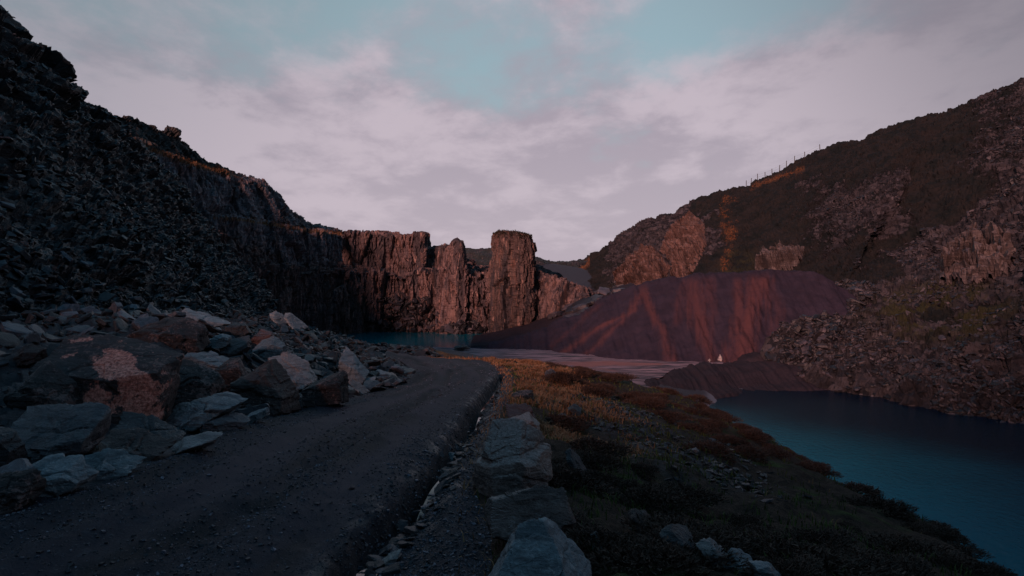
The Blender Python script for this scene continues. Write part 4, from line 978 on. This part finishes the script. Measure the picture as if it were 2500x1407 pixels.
def outcrop(name, poly, label, mat, rise, seed):
    """crag standing out of the hillside: its faces follow the slope under it and rise well above it"""
    V, Fc = SURF['right_hillside']; px, py = proj(V); poly = np.array(poly, float)
    def inside(x, y):
        c = np.zeros(len(x), bool)
        for (ax, ay), (bx, by) in zip(poly, np.roll(poly, -1, 0)):
            c ^= ((ay > y) != (by > y)) & (x < (bx - ax) * (y - ay) / (by - ay + 1e-9) + ax)
        return c
    ok = inside(px, py) & (V[:, 1] < 185)
    f = Fc[ok[Fc].all(1)]; u, inv = np.unique(f, return_inverse=True); q = V[u]
    d = np.full(len(u), 1e9)
    for (ax, ay), (bx, by) in zip(poly, np.roll(poly, -1, 0)):
        dx, dy = bx - ax, by - ay; t = np.clip(((px[u] - ax) * dx + (py[u] - ay) * dy) / (dx * dx + dy * dy), 0, 1); d = np.minimum(d, np.hypot(px[u] - ax - t * dx, py[u] - ay - t * dy))
    n = np.array([-.45, -.62, .64])
    W = q + fbm(q, .4, 3, .5, seed)[:, None] * .8; sl = W @ np.array([[.8, .1, .6], [-.5, .6, .6], [.1, -.9, .5]])
    c1, e1 = cells(sl, (.22, .5, .4), seed); c2, e2 = cells(sl, (.6, 1.3, 1.0), seed + 4); c3, _ = cells(sl, (1.5, 2.6, 2.2), seed + 8)
    h = sst(d, 0, 14) * (rise + (c1 - .5) * 3.0 + (c2 - .5) * 1.5 + (c3 - .5) * .6 - .35 * np.exp(-(e1 / .05) ** 2)) - .25 * (d < 2)
    me = mesh_np(name, q + n * h[:, None], inv.reshape(f.shape), mat); o = link(name, me); tag(o, label, 'rock outcrop'); return o
OC = [([(1490,728),(1505,680),(1535,640),(1570,600),(1605,610),(1640,650),(1625,690),(1590,712),(1540,722)],'outcrop','jagged pink outcrop at the foot of the right hillside, left end',1.8),
 ([(1607,612),(1640,560),(1690,522),(1722,545),(1728,600),(1700,660),(1672,690),(1630,688),(1642,650)],'outcrop','large pink crag climbing the right hillside to just under the ridge',1.8),
 ([(1838,668),(1846,625),(1880,600),(1925,604),(1968,598),(1960,640),(1930,668)],'outcrop2','smooth pale outcrop standing just above the spoil heap crest',1.6),
 ([(2290,700),(2290,640),(2330,580),(2400,560),(2470,590),(2500,640),(2460,680),(2380,700)],'outcrop2','cracked outcrop of broad slabs high on the scree at the right edge',.8)]
for i, (pl, mt, lb, rs) in enumerate(OC): outcrop('rock_outcrop', pl, lb, M[mt], rs, 600 + 11 * i)
# blocks on the skyline above the back wall
for i, (pl, lb) in enumerate([([(755,557),(765,550),(782,550),(792,560),(775,565)],'blocky dark rock on the skyline, left of three'), ([(794,562),(803,556),(817,557),(822,567),(800,569)],'blocky dark rock on the skyline, middle of three'), ([(822,569),(833,563),(836,572),(824,573)],'small dark rock on the skyline, right of three')]):
    outline_rock('boulder', pl, lb, M['darkblock'], sub=4, seed=700 + i, amp=.04, d=112)

# ------------------------------------------------------------------ loose slate slabs
def slab_proto(seed, n=7, th=.16):
    r = np.random.default_rng(seed); a = np.sort(r.uniform(0, 2 * math.pi, n) * .35 + np.linspace(0, 2 * math.pi, n, endpoint=False) * 1.0)
    rad = r.uniform(.6, 1.1, n); el = r.uniform(.45, .95)
    X = np.cos(a) * rad; Y = np.sin(a) * rad * el; t = th * r.uniform(.5, 1.6); sl = r.uniform(-.15, .15, 2)
    k = r.uniform(.72, .95)
    top = np.stack([X * k, Y * k, t + sl[0] * X + sl[1] * Y], 1); bot = np.stack([X, Y, -t + 0 * X], 1)
    mid = np.stack([X * 1.04, Y * 1.04, 0 * X + r.uniform(-.4, .4, n) * t], 1)
    V = np.vstack([bot, mid, top, [[0, 0, t * 1.1]], [[0, 0, -t]]])
    Fc = []
    for i in range(n):
        j = (i + 1) % n
        for s in (0, n): Fc += [(s + i, s + j, s + n + j), (s + i, s + n + j, s + n + i)]
        Fc += [(2 * n + i, 2 * n + j, 3 * n), (j, i, 3 * n + 1)]
    return V, np.array(Fc)
PROT = [slab_proto(i, 6 + i % 3, .10 + .03 * (i % 5)) for i in range(14)]
def sample_surface(name, n, mask, rg):
    V, Fc = SURF[name]; a, b, c = V[Fc[:, 0]], V[Fc[:, 1]], V[Fc[:, 2]]; d = V[Fc[:, 3]]
    cr = np.cross(c - a, d - b) * .5; ar = np.linalg.norm(cr, axis=1); cen = (a + b + c + d) / 4
    wgt = ar * mask(cen); wgt /= wgt.sum(); ix = rg.choice(len(Fc), n, p=wgt)
    u, v = rg.random((2, n, 1)); p = (a[ix] * (1 - u) + b[ix] * u) * (1 - v) + (d[ix] * (1 - u) + c[ix] * u) * v
    nn = cr[ix] / np.maximum(ar[ix, None], 1e-9); nn *= np.sign(nn[:, 2:3] + 1e-9)
    return p, nn
def frames(nn, rg, tilt, smooth_up=.35):
    n = len(nn); z = nn * (1 - smooth_up) + np.array([0, 0, 1]) * smooth_up + rg.normal(0, tilt, (n, 3)); z /= np.linalg.norm(z, axis=1, keepdims=True)
    t = rg.normal(0, 1, (n, 3)); x = np.cross(t, z); x /= np.linalg.norm(x, axis=1, keepdims=True); y = np.cross(z, x)
    return np.stack([x, y, z], 2)     # columns
POOL = []    # candidate individuals: (score, pos, R, size, region)
def scatter(region, surf, n, mask, smin, smax, mat, rg, tilt=.3, lift=.25, dist_scale=0, pw=2.6, up=.35):
    p, nn = sample_surface(surf, n, mask, rg)
    s = smin + (smax - smin) * rg.random(n) ** pw
    R = frames(nn, rg, tilt, up); p = p + nn * (s * lift * .3)[:, None]
    POOL.append(dict(region=region, p=p, R=R, s=s, k=rg.integers(0, len(PROT), n), mat=mat))
def vis(p):
    px, py = proj(p); return (p[:, 1] > 1) & (px > -30) & (px < 2530) & (py > -30) & (py < 1430)
M['slab'] = mat_slate('loose_slate', (0.014, 0.020, 0.028), (0.026, 0.026, 0.033), (0.050, 0.060, 0.067), sc=3, vary=.9, bd=.01, rough=.45, objrand=True)
M['slabs'] = mat_slate('loose_slate_mass', (0.005, 0.009, 0.013), (0.010, 0.012, 0.016), (0.022, 0.028, 0.034), sc=3, vary=.9, bd=.04, rough=.45, world=True, island=True)
M['slabs_warm'] = mat_slate('scree_slate_mass', (0.007, 0.008, 0.011), (0.014, 0.012, 0.015), (0.026, 0.024, 0.027), sc=2, vary=1.0, bd=.04, rough=.5, world=True, island=True)
M['slab_warm'] = mat_slate('scree_slate', (0.013, 0.013, 0.018), (0.021, 0.019, 0.023), (0.041, 0.036, 0.040), sc=2, vary=.9, bd=.04, rough=.5)
rg = np.random.default_rng(77)
def m_rub(c):
    px, py = proj(c); return (c[:, 1] > 3) * (c[:, 1] < 50) * (c[:, 0] > -14) * 1.0 * (.25 + sst(c[:, 1], 9, 15))
scatter('rubble', 'rubble_ground', 12000, m_rub, .03, .29, 'slab', rg, .38, .6, pw=3.6)
def m_tip(c):
    px, py = proj(c); return (px > -150) * (py > 0) * (c[:, 1] < 58) * np.clip(22 / c[:, 1], .5, 2) * 1.0
scatter('tip', 'left_slate_tip', 44000, lambda c: m_tip(c) * (.25 + sst(fbm(c, .35, 4, .6, 141), -.3, .3)), .025, .27, 'slab', rg, .28, .5, pw=6, up=.55)
scatter('tipfoot', 'left_slate_tip', 22000, lambda c: m_tip(c) * sst(-c[:, 2], -5, -1), .025, .15, 'slab', rg, .3, .5, pw=2.6, up=.4)
def m_hill(c):
    px, py = proj(c); return (px < 2650) * (py > 150) * sst(moor_rock(c), .3, .8) * (c[:, 1] < 150) * (.06 + sst(fbm(c, .16, 5, .65, 142), -.05, .28)) * np.clip(60 / c[:, 1], .4, 1.5)
scatter('scree', 'right_hillside', 30000, m_hill, .06, .42, 'slab_warm', rg, .3, .5, pw=2.8, up=.5)
def m_edge(c):
    px, py = proj(c); e = 2050 + (700 - py) * .82; return sst(-np.abs(px - e - 35), -75, -10) * (py > 690) * (py < 935) * 1.0
scatter('spill', 'right_hillside', 3400, m_edge, .12, .7, 'slab_warm', rg, .25, .6, pw=1.8, up=.5)
def m_stony(c): return sst(-np.hypot((c[:, 0] - 2.2) / 1.7, (c[:, 1] - 11.5) / 4.5), -1.15, -.5)
scatter('gully', 'road', 1500, lambda c: np.exp(-(polydist(c[:, 0], c[:, 1], WET)[0] / .085) ** 2) * (c[:, 1] < 26) * np.clip(7 / c[:, 1], 0, 1.5), .012, .075, 'slab', rg, .3, .4, pw=2.6)
scatter('bankstone', 'grassy_bank', 2600, lambda c: m_stony(c) * sst(fbm(c * [1, 1, 0], 1.6, 4, .6, 151), -.15, .25), .010, .085, 'slab_warm', rg, .3, .5, pw=3)
scatter('farfoot', 'lower_cliff', 900, lambda c: np.exp(-(np.hypot(proj(c)[0] - 1140, 0) / 45) ** 2) * (c[:, 2] < -6.2) * 1.0 + .5 * np.exp(-((proj(c)[0] - 985) / 40) ** 2) * (c[:, 2] < -2.5), .3, 1.1, 'slab_warm', rg, .4, .8, pw=2.2)
scatter('shouldertop', 'spoil_apron', 160, lambda c: np.exp(-np.hypot((proj(c)[0] - 1430) / 55, (proj(c)[1] - 745) / 28) ** 2) * 1.0, .5, 1.7, 'slab_warm', rg, .2, .6, pw=1.5)
scatter('verge', 'road', 260, lambda c: np.exp(-(np.hypot((c[:, 0] + 4.6) / 1.8, (c[:, 1] - 39) / 3.0)) ** 2) * 1.0, .1, .42, 'slab_warm', rg, .35, .6, pw=1.6)

LBL = dict(rubble=('grey-blue slate slab lying loose in the rubble beside the bend of the track', 'slate slabs in the rubble beside the track'),
 tip=('dark slate slab lying on the steep face of the left tip', 'slate slabs on the left tip'), tipfoot=('small dark slate slab in the fan at the foot of the left tip', 'slate slabs at the foot of the left tip'),
 scree=('slate slab in the scree of the right hillside', 'slate slabs on the right hillside'), spill=('pale slate slab in the ridge of scree spilling in front of the red-streaked heap', 'slabs in the scree spill by the heap'),
 gully=('flat blue-grey slate chip lying in the wet gully beside the track', 'slate chips in the gully'),
 bankstone=('slate fragment on the stony patch of the bank', 'slate fragments on the bank'), farfoot=('broken slab piled at the foot of the back cliff above the far pool', 'fallen slabs under the back cliff'),
 shouldertop=('pale flat slab on the slope right of the flat-topped pillar', 'pale slabs right of the pillar'), verge=('slate slab in the low line of stones between track and quarry floor', 'stones between track and quarry floor'))
def place_slabs():
    import itertools
    protos_me = {}
    cand = []
    for gi, g in enumerate(POOL):
        v = vis(g['p']); sc = g['s'] / np.maximum(g['p'][:, 1], 1) * v
        g['solo'] = np.zeros(len(v), bool)
        # quota by region so that each scree keeps some individuals
        o = np.argsort(-sc)[:420]
        cand += [(sc[i], gi, int(i)) for i in o]
    cand.sort(reverse=True)
    global dg; dg = None
    hit(0, 0)
    chosen = 0; cnt = {}
    for s, gi, i in cand:
        if chosen >= 300: break
        g = POOL[gi]; p = g['p'][i]
        if cnt.get(gi, 0) >= 110: continue
        top = Vector(p + g['R'][i][:, 2] * g['s'][i] * .15 + np.array([0, 0, .03])); o = Vector((0, 0, CAMZ)); dr = top - o; L = dr.length
        ok, loc, *_ = S.ray_cast(dg, o, dr.normalized())
        if ok and (loc - o).length < L - g['s'][i] * .6: continue
        g['solo'][i] = True; chosen += 1; cnt[gi] = cnt.get(gi, 0) + 1
    for gi, g in enumerate(POOL):
        for i in np.nonzero(g['solo'])[0]:
            key = (g['mat'], int(g['k'][i]))
            if key not in protos_me:
                th = .12 + .05 * (key[1] % 4); r2 = np.random.default_rng(key[1] + 50); pl = []
                n = 5 + key[1] % 3; el = r2.uniform(.5, .95)
                for a in np.linspace(0, 2 * math.pi, n, endpoint=False) + r2.uniform(-.25, .25, n):
                    pl.append(((math.cos(a), math.sin(a) / el, r2.uniform(-.3, .3)), r2.uniform(.65, .95)))
                pl += [((r2.uniform(-.12, .12), r2.uniform(-.12, .12), 1), th), ((r2.uniform(-.35, .35), r2.uniform(-.3, .3), 1), th * 1.15), ((0, 0, -1), th)]
                V, Fc = plane_rock(pl, 4, .02, 7, key[1] + 60, 1.0)
                protos_me[key] = mesh_np('flat_stone', V, Fc, M[g['mat']])
            ob = link('flat_stone', protos_me[key]); Rm = Matrix([list(map(float, r)) for r in g['R'][i]])
            ob.matrix_world = Matrix.Translation(Vector(g['p'][i])) @ Rm.to_4x4() @ Matrix.Scale(float(g['s'][i]), 4)
            lb, gr = LBL[g['region']]; px_, py_ = (float(q[0]) for q in proj(g['p'][i:i+1])); sz = 'large' if g['s'][i] > np.median(g['s'][g['solo']]) else 'smaller'
            zone = {'rubble': ['behind the pink-crusted boulder', 'in the middle of the rubble below the tip', 'at the far end of the rubble'][(px_ > 420) + (px_ > 760)],
                    'tip': (['high', 'half way up', 'low'][(py_ > 330) + (py_ > 600)] + ' on the left tip, ' + ('left side' if px_ < 200 else 'right side')),
                    'tipfoot': 'in the fine fan at the foot of the left tip', 'scree': (['high', 'half way down', 'low'][(py_ > 480) + (py_ > 780)] + ' in the scree of the right hillside'), }.get(g['region'])
            if zone: lb = ('grey-blue ' if g['mat'] == 'slab' else 'purplish ') + 'slate slab, ' + sz + ', ' + zone; gr = gr + ': ' + sz + ', ' + zone
            tag(ob, lb, 'slate slab', gr)
    # everything smaller: one mass per material, as loose scree
    for mt, mm, nm, lb in (('slab', 'slabs', 'loose_slate_scree', 'mass of small dark slate fragments covering the left tip and rubble'), ('slab_warm', 'slabs_warm', 'hillside_scree', 'mass of small slate fragments strewn over the right hillside and pit')):
        Vs, Fs, off = [], [], 0
        for g in POOL:
            if g['mat'] != mt: continue
            for k, (pv, pf) in enumerate(PROT):
                m = (~g['solo']) & (g['k'] == k)
                if not m.any(): continue
                R, s, p = g['R'][m], g['s'][m], g['p'][m]
                V = np.einsum('nij,vj->nvi', R, pv) * s[:, None, None] + p[:, None, :]
                nf = pf[None] + (np.arange(len(p)) * len(pv))[:, None, None] + off
                Vs.append(V.reshape(-1, 3)); Fs.append(nf.reshape(-1, 3)); off += V.shape[0] * V.shape[1]
        me = mesh_np(nm, np.vstack(Vs), np.vstack(Fs), M[mm]); tag(link(nm, me), lb, 'scree', kind='stuff')
place_slabs()

# gravel on the track
def build_gravel():
    rg = np.random.default_rng(5)
    def mk(c):
        r = np.hypot(c[:, 0], c[:, 1]); l = side(c[:, 0], c[:, 1], LEFT); q = side(c[:, 0], c[:, 1], RIGHT); fr = l / np.maximum(l - q, .1); tk = np.clip(np.exp(-((fr - .32) / .15) ** 2) + np.exp(-((fr - .66) / .10) ** 2), 0, 1); return (1 - .85 * tk) * (c[:, 1] > 2.2) * (c[:, 1] < 26) * np.clip(6 / r, 0, 1.6) ** 2.2
    p, nn = sample_surface('road', 40000, mk, rg); s = .003 + .018 * rg.random(len(p)) ** 9 + .0016 * p[:, 1] * rg.random(len(p)) ** 4
    R = frames(nn, rg, .35); k = rg.integers(0, 6, len(p)); Vs, Fs, off = [], [], 0
    for q in range(6):
        pv, pf = slab_proto(200 + q, 5, .32); m = k == q
        V = np.einsum('nij,vj->nvi', R[m], pv) * s[m][:, None, None] + p[m][:, None, :] + np.array([0, 0, .002])
        Fs.append((pf[None] + (np.arange(m.sum()) * len(pv))[:, None, None] + off).reshape(-1, 3)); Vs.append(V.reshape(-1, 3)); off += m.sum() * len(pv)
    M['gravel'] = mat_slate('track_gravel', (.022, .026, .038), (.034, .034, .044), (.08, .08, .09), sc=8, vary=1.2, bd=.003, rough=.55, world=True, island=True)
    tag(link('gravel', mesh_np('gravel', np.vstack(Vs), np.vstack(Fs), M['gravel'])), 'dark slate gravel scattered over the track', 'gravel', kind='stuff')
build_gravel()

# ------------------------------------------------------------------ plants
M['drygrass'] = mat_blade('dry_grass', (.19, .080, .036), (.46, .25, .13)); M['greengrass'] = mat_blade('green_grass', (.035, .055, .016), (.14, .17, .045)); M['heather'] = mat_blade('heather_twigs', (.032, .021, .017), (.14, .085, .064))
def vat(px, py):     # world plan point on the smooth ground
    return gxy(px, py)
def dry_mask(c):
    x, y = c[:, 0], c[:, 1]; r = side(x, y, RIGHT); p = c * [1, 1, 0]
    dd = sst(r, 0, .3) * sst(y, 7.0, 10) * sst(-(r - 1.0 - .05 * (y - 8)), -1.0, .1); dd = np.maximum(dd, .75 * sst(-(np.hypot((x - .9) / 1.6, (y - 11) / 3)), -1.1, -.4))
    return np.clip(dd, 0, 1) * sst(fbm(p, 1.1, 4, .65, 25), -.2, .2) + .012 * (y < 34) * sst(fbm(p, 1.3, 3, .6, 27), .25, .5)
def build_grass():
    rg = np.random.default_rng(15)
    p, nn = sample_surface('grassy_bank', 60000, lambda c: dry_mask(c) * (c[:, 1] > 2) * (c[:, 1] < 36), rg)
    V, Fc = blades(p, nn, rg.uniform(.03, .12, len(p)), .0022 + .0005 * p[:, 1], rg, 1.9)
    tag(link('dry_grass', mesh_np('dry_grass', V, Fc, M['drygrass'])), 'orange dry grass along the top of the bank', 'grass', kind='stuff')
    p, nn = sample_surface('grassy_bank', 60000, lambda c: (c[:, 1] > 2) * (c[:, 1] < 30) * np.clip(9 / np.hypot(c[:, 0], c[:, 1]), 0, 2) ** 1.2 * sst(fbm(c * [1, 1, 0], 1.1, 4, .6, 28), -.25, .2), rg)
    V, Fc = blades(p, nn, rg.uniform(.03, .10, len(p)), .0025 + .0005 * p[:, 1], rg, .9)
    tag(link('green_grass', mesh_np('green_grass', V, Fc, M['greengrass'])), 'short green grass and moss on the bank', 'grass', kind='stuff')
    # dry grass on the verge stones and foot of the shoulder
    pv, nv = sample_surface('road', 1300, lambda c: np.exp(-(np.hypot((c[:, 0] + 3.0) / 1.4, (c[:, 1] - 33) / 3.0)) ** 2) * (side(c[:, 0], c[:, 1], RIGHT) > -1.0) * 1.0, rg)
    pr, nr_ = sample_surface('road', 900, lambda c: sst(side(c[:, 0], c[:, 1], RIGHT), -.35, -.05) * (c[:, 1] > 3) * (c[:, 1] < 30) * 1.0, rg)
    pp = np.vstack([pv, pr]); V, Fc = blades(pp, None, rg.uniform(.04, .13, len(pp)) * np.where(pp[:, 1] > 25, 1.5, .7), .002 + .0005 * pp[:, 1], rg, 1.8)
    tag(link('verge_grass', mesh_np('verge_grass', V, Fc, M['drygrass'])), 'tufts of dry grass along the verge of the track', 'grass', kind='stuff')
build_grass()
def heather_mesh(seed):
    rg = np.random.default_rng(seed); n = 2800
    ph = rg.uniform(0, 2 * math.pi, n); el = np.arccos(rg.uniform(.05, 1, n)); r = rg.uniform(.45, 1, n) ** .6
    lump = 1 + .3 * np.sin(ph * 3 + seed) + .2 * np.sin(ph * 5 + 2 * seed)
    dr = np.stack([np.sin(el) * np.cos(ph) * lump, np.sin(el) * np.sin(ph) * lump, np.cos(el) * .62], 1)
    base = dr * r[:, None] * .78; tip = base + (dr * .5 + rg.normal(0, .22, (n, 3)) + [0, 0, .25]) * .15
    sx = rg.normal(0, 1, (n, 3)); sx /= np.linalg.norm(sx, axis=1, keepdims=True); sx *= rg.uniform(.007, .016, n)[:, None]
    m = (base + tip) / 2 + rg.normal(0, .03, (n, 3))
    V = np.stack([base - sx, base + sx, m + sx * 1.3, m - sx * 1.3, tip], 1).reshape(-1, 3); o = (np.arange(n) * 5)[:, None]
    Fc = np.vstack([o + [0, 1, 2], o + [0, 2, 3], o + [3, 2, 4]])
    return mesh_np('heather_bush', V, Fc, M['heather'])
def build_heather():
    ms = [heather_mesh(i) for i in range(7)]; rg = np.random.default_rng(33)
    def mk(c):
        x, y = c[:, 0], c[:, 1]
        return (y > 3) * (y < 33) * (1 - np.clip(dry_mask(c) * 1.5, 0, .93)) * (1 - .9 * m_stony(c)) * np.clip(8 / np.hypot(x, y), 0, 1.6) ** 1.1 * sst(fbm(c * [1, 1, 0], .8, 3, .6, 29), -.3, .15) * vis(c) * (1 - (y > 17) * (proj(c)[0] < 1330)) * (side(x, y, RIGHT) > .45)
    p, nn = sample_surface('grassy_bank', 4000, mk, rg)
    kept = []
    for i in range(len(p)):
        s = (.16 + .26 * rg.random()) * (1 + p[i, 1] * .018)
        px, py = proj(p[i:i+1]); 
        if all((p[i, 0] - q[0]) ** 2 + (p[i, 1] - q[1]) ** 2 > ((s + q[3]) * .50) ** 2 for q in kept): kept.append((*p[i], s))
        if len(kept) >= 292: break
    spec = [((1368, 950), .42, 'dark round heather bush in the orange grass near the bank top, larger of two'), ((1402, 952), .3, 'dark heather bush beside the larger one in the orange grass')]
    for (a, b), s, lb in spec:
        x, y = gxy(a, b); o = link('heather_bush', ms[0], loc=(x, y, float(ground_z(np.array([x]), np.array([y]))[0]) + .02)); o.scale = (s, s, s * 1.1); tag(o, lb, 'heather bush')
    for i, (x, y, z, s) in enumerate(kept):
        o = link('heather_bush', ms[i % 7], loc=(x, y, z - .02)); o.scale = (s * 1.15, s, s * .75); o.rotation_euler = (0, 0, rg.uniform(0, 6.28))
        px_, py_ = (float(q[0]) for q in proj(np.array([[x, y, z]]))); big = 'broad' if s > .3 + y * .008 else 'small'
        crest = np.interp(px_, [1420, 1640, 1860, 2130, 2330, 2420], [905, 975, 1070, 1240, 1370, 1407])
        zn = 'on the ' + ('far' if px_ < 1560 else 'middle' if px_ < 1850 else 'near') + ' part of the bank crest against the pool' if py_ < crest + 70 else 'among the orange grass at the top of the bank' if py_ < 1020 else 'beside the tall roadside boulders' if px_ < 1480 and py_ < 1260 else 'near the row of stones at the foot of the bank' if py_ > 1240 and px_ < 1950 else 'in the mossy middle of the bank below the stony patch' if px_ < 1800 else 'on the lower right slope of the bank'
        tag(o, big + ' dark brown heather bush ' + zn, 'heather bush', big + ' heather bushes ' + zn)
build_heather()
def build_ledge_grass():
    rg = np.random.default_rng(9); ms = []
    V, Fc = SURF['left_quarry_face']
    def mk(c):
        px, py = proj(c); l1 = np.interp(px, [300, 350, 420, 470, 520, 550, 600], [340, 362, 385, 402, 416, 424, 440]); l2 = np.interp(px, [520, 600, 700, 760, 835], [533, 540, 556, 566, 573])
        return np.exp(-((py - l1) / 3.5) ** 2) * (px > 285) * (px < 560) + np.exp(-((py - l2) / 3) ** 2) * (px > 520) * (px < 835) * sst(fbm(c, .3, 3, .6, 90), -.3, .2)
    p, nn = sample_surface('left_quarry_face', 14000, mk, rg)
    V, Fc = blades(p, nn, rg.uniform(.15, .5, len(p)), np.full(len(p), .035), rg, 1.2)
    tag(link('ledge_grass', mesh_np('ledge_grass', V, Fc, M['drygrass'])), 'dry grass growing along the ledges of the left quarry face', 'grass', kind='stuff')
    def mh(c):
        px, py = proj(c); return np.exp(-((px - 1778 - 8 * np.sin(py / 22) - fbm(c, .25, 4, .6, 88) * 30) / 12) ** 2) * (py > 480) * (py < 690) * sst(fbm(c, .35, 5, .7, 86), -.1, .2) + .5 * np.exp(-((py - 412 - (1960 - px) * .36) / 4) ** 2) * (px > 1835) * (px < 1960)
    p, nn = sample_surface('right_hillside', 3600, mh, rg)
    V, Fc = blades(p, nn, rg.uniform(.12, .4, len(p)), np.full(len(p), .03), rg, 1.6)
    tag(link('hillside_grass', mesh_np('hillside_grass', V, Fc, mat_blade('rusty_grass', (.10, .035, .015), (.30, .125, .05)))), 'strip of orange dry grass down the right hillside', 'grass', kind='stuff')
build_ledge_grass()

# ------------------------------------------------------------------ fence on the right skyline
def build_fence():
    m, t, b = newmat('weathered_post'); n = t.noise(obj_pos(t), 6, 4, .6); t.put(b.inputs['Base Color'], t.mix(n, (.03, .025, .022), (.07, .06, .055))); b.inputs['Roughness'].default_value = .9
    mw, t, b = newmat('fence_wire'); n = t.noise(obj_pos(t), 9, 2, .6); t.put(b.inputs['Base Color'], t.mix(n, (.05, .05, .05), (.10, .09, .09))); b.inputs['Roughness'].default_value = .6
    e = bpy.data.objects.new('fence', None); C.objects.link(e)
    global dg; dg = None
    tops = []; pts = []
    for px in (1822, 1834, 1850, 1868, 1885, 1903, 1920, 1940, 1965, 2002):
        py = None
        for q in range(330, 560, 1):
            h = hit(px, q, ('right_hillside',))
            if h: pts.append(h[0].copy()); break
    if not pts: return
    e.location = pts[0]; tag(e, 'row of thin dark fence posts along the ridge of the right hill', 'fence')
    for i, q in enumerate(pts):
        rr = random.Random(i); w0 = .085; hh = rr.uniform(1.05, 1.45); V = []; seg = 8
        for zi, zc in enumerate((-.4, 0, hh * .6, hh)):
            for k in range(seg):
                a = 2 * math.pi * k / seg; V.append((math.cos(a) * w0 * (1 - .05 * zi), math.sin(a) * w0 * (1 - .05 * zi), zc + (.04 * math.cos(a) if zi == 3 else 0)))
        Fc = [[z * seg + k, z * seg + (k + 1) % seg, (z + 1) * seg + (k + 1) % seg, (z + 1) * seg + k] for z in range(3) for k in range(seg)]; Fc.append(list(range(3 * seg, 4 * seg)))
        me = bpy.data.meshes.new('post'); me.from_pydata(V, [], Fc); me.materials.append(m)
        o = link('post', me, e, q - pts[0]); o.rotation_euler = (rr.uniform(-.05, .05), rr.uniform(-.07, .07), 0); tops.append((q - pts[0], hh))
    for fr in (.45, .85):
        V, Fc = [], []
        for i, (q, hh) in enumerate(tops):
            for k in range(4): a = math.pi / 2 * k; V.append((q.x, q.y - .09 + math.cos(a) * .008, q.z + hh * fr + math.sin(a) * .008))
            if i: s = 4 * (i - 1); Fc += [[s + k, s + (k + 1) % 4, s + 4 + (k + 1) % 4, s + 4 + k] for k in range(4)]
        me = bpy.data.meshes.new('wire'); me.from_pydata(V, [], Fc); me.materials.append(mw); link('wire', me, e)
build_fence()
